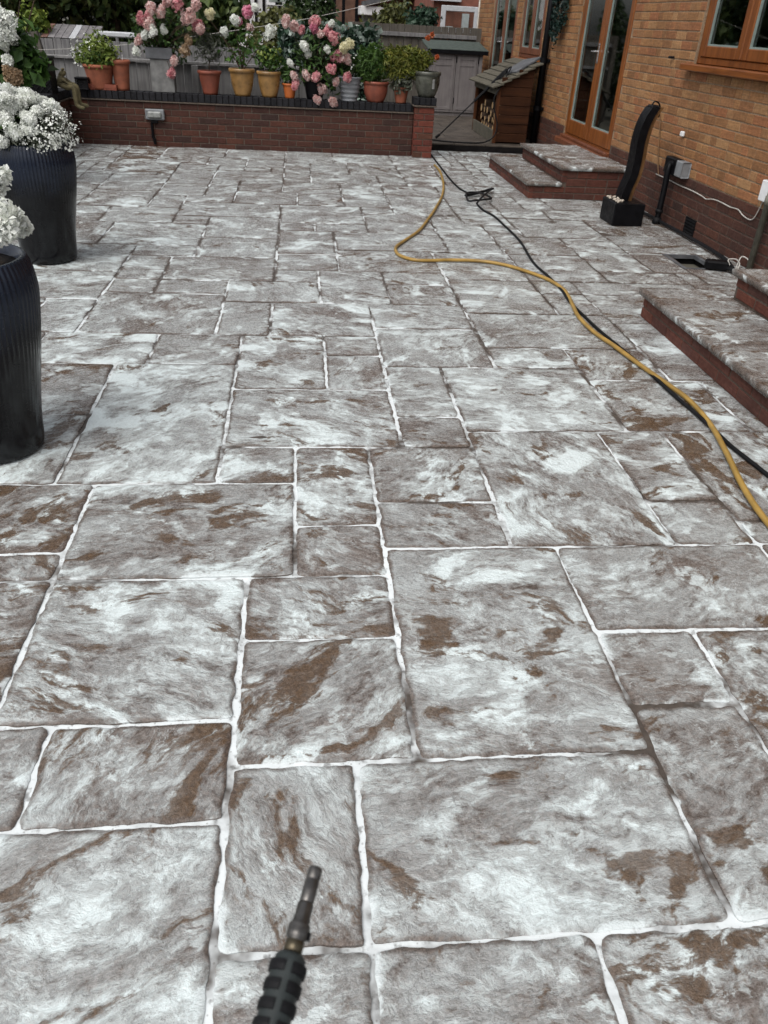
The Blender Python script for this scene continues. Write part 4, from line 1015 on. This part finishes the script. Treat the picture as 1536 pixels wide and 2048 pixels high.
# frog and lantern on the corner of the wall
fg = empty('frog_ornament', (-2.80, 10.9, ZC), 'mossy stone frog sitting with legs dangling over the wall corner', 'ornament')
def skin(name, edges, mat, parent, sub=2):
    """edges: list of chains of (x, y, z, r); chains join where points coincide"""
    V = []; E_ = []; Rr = []; key = {}
    for ch in edges:
        last = None
        for (x, y, z, r) in ch:
            k = (round(x, 4), round(y, 4), round(z, 4))
            if k not in key: key[k] = len(V); V.append((x, y, z)); Rr.append(r)
            if last is not None: E_.append((last, key[k]))
            last = key[k]
    me = bpy.data.meshes.new(name); me.from_pydata(V, E_, []); me.update()
    o = obj(name, me, None, parent); me.materials.append(mat)
    md = o.modifiers.new('skin', 'SKIN'); md.use_smooth_shade = True
    for i, r in enumerate(Rr): me.skin_vertices[0].data[i].radius = (r, r)
    me.skin_vertices[0].data[0].use_root = True
    sb = o.modifiers.new('sub', 'SUBSURF'); sb.levels = sub; sb.render_levels = sub
    return o
pel = (.0, 0, .06, .075)
skin('body', [[pel, (-.01, 0, .12, .068), (.0, 0, .165, .035), (.025, 0, .20, .042), (.065, 0, .205, .025)],
              [pel, (.06, .045, .055, .042), (.15, .06, .06, .036), (.155, .06, -.04, .032), (.155, .06, -.125, .028), (.20, .065, -.145, .026), (.26, .07, -.15, .022)],
              [pel, (.06, -.045, .055, .042), (.145, -.065, .06, .036), (.15, -.065, -.04, .032), (.15, -.065, -.135, .028), (.19, -.07, -.155, .026), (.25, -.08, -.165, .022)],
              [(-.01, 0, .12, .068), (.04, .055, .125, .018), (.09, .065, .09, .014), (.14, .06, .085, .012)],
              [(-.01, 0, .12, .068), (.04, -.06, .125, .018), (.09, -.07, .09, .014), (.14, -.066, .09, .012)]], MAT['frog'], fg)
for s in (-1, 1): MB().lathe([(.004, -.012), (.013, -.006), (.014, .004), (.006, .012)], 10, (.03, .028*s, .235)).build('eye', MAT['frog'], fg, True)
ln = empty('lantern', (-2.655, 11.30, ZC), 'small black square lantern beside the stone frog', 'lantern')
MB().cbox(-.075, -.06, 0, .075, .06, .012, .003).cbox(-.08, -.065, .115, .08, .065, .135, .004).build('frame', MAT['black'], ln)
for (x, y) in ((-.068,-.053),(.068,-.053),(.068,.053),(-.068,.053)): MB().box(x-.007, y-.007, .0121, x+.007, y+.007, .1149).build('post', MAT['black'], ln)
MB().box(-.06, -.045, .0122, .06, .045, .1148).build('glass', plain('sooty_glass', (.012,.012,.013), .15), ln)
# black lattice box behind the frog
bb = empty('lattice_planter', (-2.98, 10.72, .60), 'tall black lattice sided planter behind the stone frog', 'planter')
MB().cbox(-.14, -.13, 0, .14, .13, .36, .006).build('body', MAT['black'], bb)
lt = MB()
for i in range(-3, 5):
    for s in (-1, 1):
        x0 = i*.07; pts = []
        a = Vector((x0, -.134, .02)); b = Vector((x0+s*.32, -.134, .34))
        def clip(P, Q):
            t0, t1 = 0, 1; d = Q.x-P.x
            for lim, sg in ((-.135, 1), (.135, -1)):
                pa = (P.x-lim)*sg; qa = (Q.x-lim)*sg
                if pa < 0 and qa < 0: return None
                if pa < 0: t0 = max(t0, pa/(pa-qa))
                elif qa < 0: t1 = min(t1, pa/(pa-qa))
            return (P.lerp(Q, t0), P.lerp(Q, t1)) if t1 > t0 else None
        c = clip(a, b)
        if c: lt.tube([c[0], c[1]], .005, 4)
lt.build('lattice', MAT['black_rub'], bb)
MB().cbox(-.15, -.14, .3605, .15, .14, .385, .005).build('rim', MAT['black'], bb)
# soil behind the walls
tag(MB().box(-6.5, 8.0, -.07, WX0-.25, 11.7, .52).build('raised_bed', MAT['soil']), kind='structure')

# tall hydrangea bush at the left
bush = empty('hydrangea_bush', (-2.75, 8.6, .5), 'large leafy hydrangea bush with white heads at the left edge', 'shrub')
def bl_(px, py, dy=0): 
    p = at(px, py, 8.5+dy); return (p.x+2.75, p.y-8.6, p.z-.5)
leaf_obj('foliage', MAT['lf_mid'], bush, [leaf_cloud(620, bl_(-5, 100), (.30, .25, .36), .12, 111, .1, 1.9), leaf_cloud(130, bl_(45, 105, -.05), (.18, .15, .22), .13, 112, .1, 1.9), leaf_cloud(50, bl_(70, 140, -.1), (.12, .1, .10), .14, 114, .1, 1.9)])
leaf_obj('foliage', MAT['lf_dark'], bush, [leaf_cloud(350, bl_(-20, 130), (.4, .25, .42), .12, 113, .0, 1.9)])
for i, (x, y, m, r) in enumerate(((8,42,'pt_white',.12),(3,62,'pt_white',.10),(0,82,'pt_white',.06),(28,150,'pt_fade',.075),(-18,30,'pt_white',.12),(15,120,'pt_white',.045))):
    c = bl_(x, y, -.25); head(bush, c, (r, r*.9, r), m, 700+i, 120, .03)
stems(bush, (0, 0, .02), [bl_(40, 2), bl_(68, 2), bl_(55, 75), bl_(0, 60), bl_(30, 140)], .010)

# ------------------------------------------------------------------ the two big planters
def big_planter(x, y, label, seed):
    t = empty('ribbed_planter', (x, y, 0), label, 'planter')
    prof = [(.150, .0), (.168, .008), (.180, .03), (.190, .15), (.214, .30), (.240, .45), (.258, .58), (.262, .64), (.254, .71), (.238, .752)]
    P = spline([(r, 0, z) for (r, z) in prof], 3); seg = 288
    b = MB(); n = len(P)
    for p in P:
        k_ = max(0, min(1, (p.z-.42)/.06))*max(0, min(1, (.765-p.z)/.012))
        k2_ = .10*max(0, min(1, (p.z-.1)/.1))
        for k in range(seg):
            a_ = 2*math.pi*k/seg; rr = p.x*(1 - .028*max(k_, k2_)*(.5+.5*math.cos(a_*72)))
            b.v.append((rr*math.cos(a_), rr*math.sin(a_), p.z))
    for i in range(n-1):
        for k in range(seg):
            b.f.append((i*seg+k, i*seg+(k+1) % seg, (i+1)*seg+(k+1) % seg, (i+1)*seg+k))
    b.f.append(tuple(reversed(range(seg))))
    n0 = len(b.v)
    for (r, z) in ((.222, .752), (.21, .70)):
        for k in range(seg):
            a_ = 2*math.pi*k/seg; b.v.append((r*math.cos(a_), r*math.sin(a_), z))
    for k in range(seg):
        k2 = (k+1) % seg
        b.f.append(((n-1)*seg+k, (n-1)*seg+k2, n0+k2, n0+k)); b.f.append((n0+k, n0+k2, n0+seg+k2, n0+seg+k))
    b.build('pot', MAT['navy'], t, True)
    MB().lathe([(.214, .715), (.1, .725), (.01, .725)], 24).build('soil', MAT['soil'], t, True)
    return t
t = big_planter(-1.735, 5.76, 'far ribbed dark blue planter filled with white hydrangea and gypsophila', 1)
def b1(px, py, dy=0):
    p = at(px, py, 5.76+dy); return (p.x+1.735, dy, p.z)
leaf_obj('foliage', MAT['lf_dark'], t, [leaf_cloud(420, (-.08, 0, .82), (.26, .22, .15), .08, 121, .0, 1.9)])
leaf_obj('foliage', MAT['lf_mid'], t, [leaf_cloud(160, (-.08, -.05, .84), (.25, .2, .15), .075, 122, .2, 1.9)])
for i, (x, y, r, dy) in enumerate(((6,185,.062,-.1),(-8,215,.07,-.15),(18,212,.062,-.16),(45,190,.045,.0),(58,196,.06,-.06),(75,205,.05,-.03),(88,205,.055,.02),(100,214,.045,-.05),(54,236,.052,-.2),(30,262,.064,-.24),(8,200,.05,-.2),(35,205,.045,-.15),(-20,240,.06,-.2),(72,222,.04,-.14),(110,218,.042,.02),(20,182,.05,0),(60,262,.05,-.2),(5,285,.055,-.24),(-30,280,.06,-.22),(10,240,.05,-.22))):
    head(t, b1(x, y, dy), (r, r, r*.85), 'pt_white', 800+i, 120, .0165)
gyp = [leaf_cloud(520, b1(100, 252, -.12), (.155, .12, .115), .017, 131, .35, 1.1), leaf_cloud(160, b1(128, 275, -.1), (.09, .1, .07), .017, 132, .5, 1.1), leaf_cloud(260, b1(78, 282, -.21), (.13, .06, .06), .017, 133, .5, 1.1)]
leaf_obj('gypsophila_flowers', MAT['pt_white'], t, gyp)
leaf_obj('gypsophila_foliage', MAT['lf_grey'], t, [leaf_cloud(620, b1(100, 258, -.1), (.15, .12, .11), .034, 134, .0, 7), leaf_cloud(260, b1(45, 285, -.2), (.19, .05, .05), .05, 135, .0, 4)])
stems(t, (0, 0, .7), [b1(100, 250, -.1), b1(54, 240, -.15), b1(30, 262, -.2), b1(130, 278, -.08), b1(60, 200, -.05)], .004)
t = big_planter(-1.215, 2.93, 'near ribbed dark blue planter cut off by the left frame edge', 2)
def b2(px, py, dy=0):
    p = at(px, py, 2.93+dy); return (p.x+1.215, dy, p.z)
leaf_obj('foliage', MAT['lf_mid'], t, [leaf_cloud(200, (-.05, 0, .80), (.2, .2, .11), .07, 141, .0, 1.9)])
for i, (x, y, r, dy) in enumerate(((2,428,.05,-.05),(22,440,.048,-.02),(30,455,.042,.0),(0,462,.05,-.1),(-30,400,.06,0),(-40,450,.06,-.1),(-15,360,.05,.05),(8,450,.045,-.12))):
    head(t, b2(x, y, dy), (r, r, r*.85), 'pt_white', 900+i, 70, .026)
stems(t, (0, 0, .7), [b2(10, 470), b2(-20, 430), b2(-30, 470)], .005)

# ------------------------------------------------------------------ paving and things beyond the pier
MB_deck = MB()
dk = empty('side_terrace', (2.6, 14.2, 0)); dk['kind'] = 'structure'
MB().box(-.86, -2.15, -.08, .885, 4.0, .062).build('edge', MAT['tar'], dk)
r9 = random.Random(2)
yy = -2.15
while yy < 4.0:
    hgt = r9.choice((.3, .45, .6)); xx = -.86
    while xx < .88:
        w_ = min(r9.choice((.45, .6, .9)), .885-xx)
        me = MB().cbox(xx+.005, yy+.005, .0625, xx+w_-.005, min(yy+hgt, 4.0)-.005, .085, .004).build('paving_slab', None, dk)
        me.data.materials.append(MAT['concrete_d'] if 'concrete_d' in MAT else MAT.setdefault('concrete_d', plain('damp_brown_paving', (.062,.051,.041), .55, 0, .4, 6, .4)))
        xx += w_
    yy += hgt
# log store
lsx, lsy = 2.78, 12.28
ls = empty('log_store', (lsx, lsy, .086), 'brown wooden log store with mossy shingle roof against the house', 'log store')
W_, D_, H0, H1 = .49, 1.55, .72, .97
for i in range(8):                                      # near side of horizontal boards, following the slope
    z0 = .02+i*.118; z1 = min(z0+.112, H1)
    b = MB(); top0 = min(z1, H0); xs = 0.0 if z1 <= H0 else (z0-H0)/(H1-H0)*W_ if z0 > H0 else 0
    if xs > W_-.05: continue
    b.cbox(max(xs, 0)+.03, -.012+.004*(i % 2), z0, W_, .008, z1 if z1 <= H0 else min(z1, H0+(H1-H0)*.9), .003).build('side_board', MAT['logwood'], ls)
for (x, y, h) in ((0, 0, H0), (W_-.045, .012, H1), (0, D_, H0), (W_-.045, D_, H1)):
    MB().cbox(x, y-.014 if y == 0 else y, .0, x+.045, y+.045, h, .004).build('post', MAT['logwood_v'], ls)
MB().box(W_-.012, .06, .02, W_, D_, H1-.02).build('back', MAT['logwood'], ls)
MB().box(.05, D_+.046, .02, W_, D_+.06, H0).build('far_side', MAT['logwood'], ls)
MB().cbox(.0, .05, .0, .03, D_-.002, .16, .004).build('front_board', MAT['shingle'], ls)
MB().cbox(-.02, .0, H0-.10, -.001, D_+.05, H0-.005, .004).build('fascia', MAT['shingle'], ls)
MB().box(.032, .05, .04, W_-.02, D_, .07).build('floor', MAT['logwood'], ls)
sl = math.atan2(H1-H0, W_); rr = random.Random(4)
for i in range(6):
    for j in range(9):
        d0 = -.10 + i*.118; y0_ = -.07+j*.20
        Mx = Matrix.Translation((d0*math.cos(sl), y0_, H0+.012+d0*math.sin(sl)+.012)) @ Matrix.Rotation(-sl+.16, 4, 'Y')
        MB().cbox(0, .004, 0, .165, .196, .022, .004, Mx @ Matrix.Rotation(rr.uniform(-.03, .03), 4, 'Z')).build('shingle', MAT['shingle'], ls)
Mx = Matrix.Translation((.26, .10, H0+.17)) @ Matrix.Rotation(-sl-.02, 4, 'Y') @ Matrix.Rotation(.25, 4, 'Z')
o = MB().cbox(0, 0, 0, .42, .5, .03, .006, Mx).build('slate_sheet', MAT['slate']); o.location = (lsx, lsy, .086)
tag(o, 'dark grey sheet lying on the shingle roof of the log store', 'sheet')
lr = random.Random(6); k = 0
for row in range(4):
    for c in range(7):
        y = lsy+.16+c*.2+(.1 if row % 2 else 0); z = .086+.13+row*.105
        if y > lsy+D_-.1 or (row == 3 and c % 2): continue
        b = MB(); r = lr.uniform(.045, .062); n = 7; L = .34; x0 = lsx+.06+lr.uniform(0, .06)
        ang = lr.uniform(0, 6); cut = lr.uniform(.35, .8)
        pr_ = [(r*math.cos(ang+2*math.pi*q/n)*(1 if q < 4 else cut), r*math.sin(ang+2*math.pi*q/n)*(1 if q < 4 else cut)) for q in range(n)]
        b.v = [(x0, y+p, z+q) for (p, q) in pr_] + [(x0+L, y+p, z+q) for (p, q) in pr_]
        b.f = [tuple(range(n)), tuple(reversed(range(n, 2*n)))] + [(q, n+q, n+(q+1) % n, (q+1) % n) for q in range(n)]
        o = b.build('firewood_log', MAT['log_end']); o.data.materials.append(MAT['bark'])
        for f_ in o.data.polygons[2:]: f_.material_index = 1
        tag(o, 'split firewood log in the brown log store, ' + ('bottom layer', 'second layer up', 'third layer up', 'loose on top')[row], 'log', 'firewood logs in the log store')
# second washer lance leaning on the store, with its hose
A = at(878, 271, 13.0); A = on_ground(871, 277, .09); B = Vector((lsx+.18, lsy+.35, .086+H0+.20))
d = (B-A)
l2 = empty('spray_lance', tuple(A), 'long thin spray lance leaning against the log store roof', 'lance')
MB().tube([(0, 0, .012), tuple(d*.06)], .019, 8).build('nozzle', MAT['black'], l2)
MB().tube([tuple(d*.06), tuple(d*.55)], .010, 8).build('tube', MAT['black_rub'], l2)
MB().tube([tuple(d*.55), tuple(d*.80)], .021, 8).build('sleeve', MAT['black'], l2)
hg = MB().tube([tuple(d*.80), tuple(d*1.0)], .028, 8); hg.tube(spline([tuple(d*.82+Vector((0, -.03, .0))), tuple(d*.88+Vector((0, -.06, -.03))), tuple(d*.98+Vector((0, -.03, -.01)))], 4), .009, 6)
hg.build('trigger_handle', MAT['black'], l2)
hs_ = [tuple(B), tuple(B+Vector((.03, -.1, .03))), (lsx+.02, lsy-.03, .80), (lsx-.055, lsy-.06, .66), (lsx-.03, lsy-.08, .5), (lsx+.02, lsy-.09, .35), (lsx+.0, lsy-.1, .2), (lsx-.14, lsy-.13, .11), (lsx-.4, lsy-.16, .096), (lsx-.7, lsy-.1, .096), (lsx-.95, lsy-.02, .096), (1.80, 12.0, .05), (1.775, 11.75, .012), (1.765, 11.50, .012)]
tag(MB().tube(spline(hs_, 6), .010, 8).build('spray_hose', MAT['black_rub'], None, True), 'dark hose hanging in a loop from the log store roof', 'hose')
# grey storage shed with green felt roof
ss = empty('storage_shed', (2.85, 15.95, .086), 'low mauve grey storage shed with green felt lid', 'shed')
MB().box(-.50, 0, 0, .42, .8, 1.02).build('carcass', MAT['shed'], ss)
for (a, b) in ((-.49, -.06), (-.05, .34)):
    dd = MB().cbox(a, -.025, .06, b, -.001, 1.0, .004).build('door', MAT['shed'], ss)
    MB().cbox(a+.03, -.034, .10, a+.07, -.0255, .96, .002).cbox(b-.07, -.034, .10, b-.03, -.0255, .96, .002).cbox(a+.07, -.033, .80, b-.07, -.0255, .85, .002).cbox(a+.07, -.033, .90, b-.07, -.0255, .95, .002).cbox(a+.07, -.033, .10, b-.07, -.0255, .15, .002).build('door_frame', MAT['shed'], dd)
    for z in (.2, .85): MB().cbox(b+.002, -.03, z, b+.018, -.001, z+.1, .002).build('hinge', MAT['black'], dd)
MB().cbox(.36, -.025, .0, .42, -.002, 1.0, .003).build('corner_post', MAT['shed'], ss)
Mx = Matrix.Translation((-.58, -.08, 1.025)) @ Matrix.Rotation(R(7), 4, 'X')
MB().cbox(0, 0, 0, 1.08, .95, .03, .004, Mx).build('lid', MAT['felt'], ss)
MB().cbox(-.58, -.085, .985, .50, -.065, 1.05, .003).build('lid_edge', MAT['black'], ss)

# ------------------------------------------------------------------ fences
def board_fence(name, label, x0, x1, Y, z0, z1, mat, w=.12, rail=True, cap=True, posts=1.8, seed=1, ztop=None):
    t = empty(name, ((x0+x1)/2, Y, z0), label, 'fence'); cx = (x0+x1)/2; r = random.Random(seed)
    x = x0-cx; i = 0
    while x < x1-cx-.01:
        b = min(x+w, x1-cx)
        MB().cbox(x+.003, (.0 if i % 2 else .006), 0, b-.003, .022, z1-z0+r.uniform(-.004, .004), .003).build('board', mat, t)
        x += w; i += 1
    if rail: MB().cbox(x0-cx, -.04, (z1-z0)*.72, x1-cx, -.001, (z1-z0)*.72+.07, .004).build('rail', mat, t)
    if cap: MB().cbox(x0-cx-.02, -.05, z1-z0+.006, x1-cx+.02, .06, z1-z0+.04, .005).build('cap', mat, t)
    x = x0-cx
    while x <= x1-cx+.01:
        MB().cbox(x-.045, -.06, -.02, x+.045, -.0505, z1-z0+.002, .005).build('post', mat, t); x += posts
    return t
board_fence('board_fence', 'grey painted board fence with cap rail behind the flowerpots', -3.3, .62, 11.95, .02, .905, MAT['fence'], .15, False, True, 1.95)
board_fence('board_fence', 'taller weathered fence farther back beyond the flowerpots', -5.2, .8, 15.0, -.08, 1.02, MAT['fence_old'], .13, False, False, 1.9, 3)
fr_ = board_fence('board_fence', 'brown weathered fence panel behind the grey storage shed', 1.0, 3.42, 17.2, .0, 1.47, MAT['fence_b'], .14, False, False, 2.4, 4)
MB().cbox(-1.21, -.05, 1.28, 1.21, -.003, 1.345, .004).cbox(-1.21, -.045, .9, 1.21, -.003, .95, .004).build('rail', MAT['fence_old'], fr_)
tag(MB().cbox(-.045, -.04, -.2, .045, .04, .30, .006, Matrix.Rotation(R(-9), 4, 'Y')).build('garden_post', MAT['fence_b']), 'leaning weathered wooden post behind the lattice planter', 'post').location = tuple(at(83, 112, 12.6))
tag(MB().tube(spline([tuple(at(x, y, 12.5)) for (x, y) in ((20,100),(130,98),(265,88),(400,71),(560,47),(640,32),(790,-2),(900,-30))], 4), .003, 5).build('washing_line', MAT['cable']), 'thin pale washing line rising above the flower heads', 'wire')

# ------------------------------------------------------------------ ivy screen, bushes, trees
iv = empty('ivy_screen', (.44, 13.2, 0), 'tall variegated ivy hedge between the pink hydrangea and fence', 'hedge')
def ivy(n, size, seed): 
    r = np.random.default_rng(seed)
    V, q = leaf_cloud(n, (0, 0, 0), (1, 1, 1), size, seed, .2, 1.3)
    c = V.mean(1, keepdims=True); new = np.stack([r.uniform(-.72, .72, n), r.uniform(-.18, .1, n), .15+1.32*r.random(n)], 1)
    new[:,2] -= .09*r.random(n)*(new[:,2] > 1.3) ; return V-c+new[:, None, :], q
leaf_obj('foliage', MAT['lf_ivy'], iv, [ivy(3000, .075, 151)])
leaf_obj('pale_foliage', MAT['lf_ivyw'], iv, [ivy(1900, .085, 152)])
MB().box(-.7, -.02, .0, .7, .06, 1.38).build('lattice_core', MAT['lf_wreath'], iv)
def tree(name, label, x, y, h, r, mat, seed, n=4500, size=.17, z0=.0, cat='tree', group=None):
    t = empty(name, (x, y, -.08), label, cat, group); rr = random.Random(seed)
    tr = MB().tube(spline([(0, 0, 0), (.05, .0, h*.3), (-.04, .05, h*.62), (0, 0, h*.92)], 4), [max(.02, r*.05*(1-i/13)) for i in range(13)], 7)
    for i in range(7):
        a_ = rr.uniform(0, 6.28); z = h*rr.uniform(.25, .7)
        tr.tube(spline([(0, 0, z), (r*.4*math.cos(a_), r*.4*math.sin(a_), z+h*.10), (r*.8*math.cos(a_), r*.8*math.sin(a_), z+h*.2)], 3), [r*.02, r*.018, r*.016, r*.014, r*.012, r*.01, .01], 5)
    tr.build('trunk', MAT['bark'], t)
    cl = []; m = 9
    for i in range(m):
        a_ = rr.uniform(0, 6.28); q = rr.uniform(.15, .62)*r; z = z0+h*rr.uniform(.16, .86)
        cl.append(leaf_cloud(n//m, (q*math.cos(a_), q*math.sin(a_), z), (r*rr.uniform(.38, .6), r*rr.uniform(.38, .6), h*rr.uniform(.13, .22)), size, seed*31+i, .15, 1.8))
    leaf_obj('crown', MAT[mat], t, cl); return t
for i, (px, Y, h, r, m, l) in enumerate(((-60, 19.5, 6.5, 2.4, 'lf_tree', 'dark tree above the shed roof at the far corner'),
    (110, 21.0, 7.5, 2.6, 'lf_tree2', 'olive green tree directly behind the low shed roof'), (230, 20.0, 6.8, 2.2, 'lf_tree', 'dense dark tree behind the bushy terracotta pot'),
    (310, 22.0, 7.2, 2.0, 'lf_tree2', 'olive tree behind the slate trough hydrangea'), (425, 19.5, 2.6, .75, 'lf_tree', 'small dark tree behind the yellow hydrangea pot'))):
    p = at(px, 60, Y); tree('garden_tree', l, p.x, Y, h, r, m, 40+i, 5200 if h > 4 else 2500, .2, group='trees beyond the garden')
def shrub(label, px, py, Y, r, h, mat, seed, n=900, size=.12):
    p = at(px, py, Y); t = empty('shrub', (p.x, Y, -.08), label, 'shrub')
    zc = p.z+.08
    leaf_obj('foliage', MAT[mat], t, [leaf_cloud(n, (0, 0, zc*.6), (r, r*.8, zc*.55), size, seed, .1, 1.8), leaf_cloud(n//2, (r*.2, 0, zc), (r*.6, r*.5, h*.5), size, seed+1, .1, 1.8)])
    MB().tube([(0, 0, 0), (0, 0, zc)], .03, 6).build('stem', MAT['bark'], t)
shrub('dark rounded conifer in front of the white house', 632, 14, 19, .45, .9, 'lf_dark', 161)
shrub('dark pointed shrub beside the white house wall', 585, 22, 18.5, .45, .7, 'lf_dark', 162)
shrub('low hedge behind the pink hydrangea heads', 540, 45, 17.5, .7, .5, 'lf_tree2', 163)
shrub('green shrub beside the brick house porch', 775, 30, 20.5, .7, .6, 'lf_tree2', 164)
shrub('bluish green shrub over the weathered fence', 838, 38, 19.5, .55, .5, 'lf_ivy', 165)
shrub('yellowish shrub beside the shed roof', 62, 45, 17.6, .45, .6, 'lf_lime', 166, 500)
# neighbour's shed with ribbed roof
ns = empty('neighbour_shed', (-4.4, 17.5, 0), 'low shed with grey ribbed sheet roof beyond the fence', 'shed')
MB().box(-.85, 0, -.08, .62, 1.3, .93).build('wall', MAT['fence_old'], ns)
rm = plain('ribbed_grey_sheet', (.19,.18,.185), .5, 0, .25)
for i in range(13):
    x = -.95+i*.125; Mx = Matrix.Translation((x, -.12, .95)) @ Matrix.Rotation(R(15), 4, 'X')
    MB().cbox(.004, 0, 0, .121, .75, .018, .004, Mx).build('roof_sheet', rm if i not in (5, 9) else MAT['dim_white'] if i == 9 else plain('rusty_sheet', (.20,.11,.09), .6), ns)
gt = empty('gutter', (-3.3, 17.0, 1.02), 'white gutter rail beside the neighbouring shed roof', 'gutter')
MB().cbox(-.36, -.04, 0, .42, .04, .09, .02).build('channel', MAT['dim_white'], gt); MB().cbox(.0, -.03, -1.1, .05, .03, -.001, .004).build('post', MAT['fence_old'], gt)

# ------------------------------------------------------------------ houses far behind
wh = empty('white_house', (0, 34, 0), 'white rendered house with black timbers in the distance', 'house')
a, b = at(420, 20, 34), at(672, 20, 34)
MB().box(a.x, 0, -.08, b.x, 6, 6.5).build('wall', plain('white_render', (.62,.62,.62), .8, 0, .1), wh)
for px in (512, 528, 560, 606, 626, 634, 660, 672):
    p = at(px, 20, 34); MB().box(p.x-.05, -.06, -.08, p.x+.05, -.002, 6.4).build('timber', MAT['tar'], wh)
MB().box(at(640, 20, 34).x, -.05, .9, b.x-.06, -.003, 1.05).build('timber', MAT['tar'], wh)
for px in (549, 566, 620):
    p = at(px, 4, 34); w = MB().box(p.x-.28, -.08, p.z-.1, p.x+.28, -.004, p.z+1.3).build('window', MAT['white'], wh); MB().box(p.x-.2, -.09, p.z-.0, p.x+.2, -.081, p.z+1.2).build('pane', MAT['pale_room'], w)
MB().box(a.x-.3, -.4, 6.5, b.x+.3, 6.4, 6.7).build('roof', MAT['slate'], wh)
bh = empty('brick_house', (0, 30, 0), 'red brick house with white porch beyond the fence', 'house')
a, b = at(672, 20, 30), at(876, 20, 30); far_red = plain('far_red_brick', (.20,.075,.052), .85, 0, .25, 6)
MB().box(a.x, 0, -.08, at(714, 20, 30).x, 6, 6.5).build('wall', plain('far_brown_brick', (.21,.115,.08), .85, 0, .25, 6), bh)
MB().box(at(714, 20, 30).x, -.25, -.08, b.x, 5.5, 6.5).build('wall', far_red, bh)
i = 0
z = -.03
while z < 2.2:
    MB().box(at(714, 20, 30).x+.01, -.253, z, b.x-.01, -.2505, z+.02).build('mortar_course', MAT['mort_wall'], bh); z += .15
for px in (668, 686, 712, 866): p = at(px, 20, 30); MB().box(p.x-.05, -.36, -.08, p.x+.05, -.26, 6).build('drainpipe', MAT['black'], bh)
p = at(748, 22, 28.5); MB().cbox(p.x-.42, -1.6, p.z-.12, p.x+.42, -.26, p.z+.12, .02).build('porch', MAT['white'], bh); MB().box(p.x-.3, -1.2, -.08, p.x+.2, -.27, p.z-.13).build('porch_door', MAT['grey_box'], bh)
Mx = Matrix.Translation((p.x-.3, -1.7, p.z+.13)) @ Matrix.Rotation(R(-12), 4, 'Y'); MB().box(0, 0, 0, 2.2, 1.4, .12, Mx).build('porch_roof', MAT['slate'], bh)
MB().box(a.x-.2, -.6, 6.5, b.x+.3, 6, 6.7).build('roof', MAT['slate'], bh)
w3 = empty('neighbour_house', (0, 24, 0), 'brick neighbour house with large white framed window', 'house')
a, b = at(870, 20, 24), at(1010, 20, 24)
MB().box(a.x, .3, -.08, b.x, 5, 5.5).build('wall', far_red, w3)
a, b = at(884, 10, 23.6), at(956, 50, 23.6); yq = -.4
fr = MB().cbox(a.x, yq, b.z-.2, a.x+.12, yq+.08, a.z, .01).cbox(b.x-.12, yq, b.z-.2, b.x, yq+.08, a.z, .01).cbox(a.x+.12, yq, a.z-.12, b.x-.12, yq+.08, a.z, .01).cbox(a.x+.121, yq, b.z-.2, b.x-.121, yq+.08, b.z-.1, .01)
wf = fr.build('window', MAT['dim_white'], w3); MB().box(a.x+.1, yq+.03, b.z-.15, b.x-.1, yq+.04, a.z-.1).build('pane', MAT['glass'], wf)
MB().box(a.x+.25, .2, b.z-.1, a.x+.42, .29, a.z-.45).box(b.x-.32, .2, b.z-.1, b.x-.14, .29, a.z-.15).build('white_trim', MAT['dim_white'], w3)
MB().box(a.x-.2, .1, a.z+.10, b.x-.4, .29, a.z+.22).build('fascia', MAT['dim_white'], w3)
MB().box(a.x-.6, .0, 5.5, b.x+.8, 5, 5.7).build('roof', MAT['slate'], w3)
cpi = at(957, 60, 17.9); tag(MB().lathe([(.035, 0), (.035, 2.4)], 10, (cpi.x, 17.95, .0)).build('corner_pipe', plain('cream_pipe', (.42,.38,.33), .6), None, True), 'cream drainpipe at the far corner of the house', 'pipe')
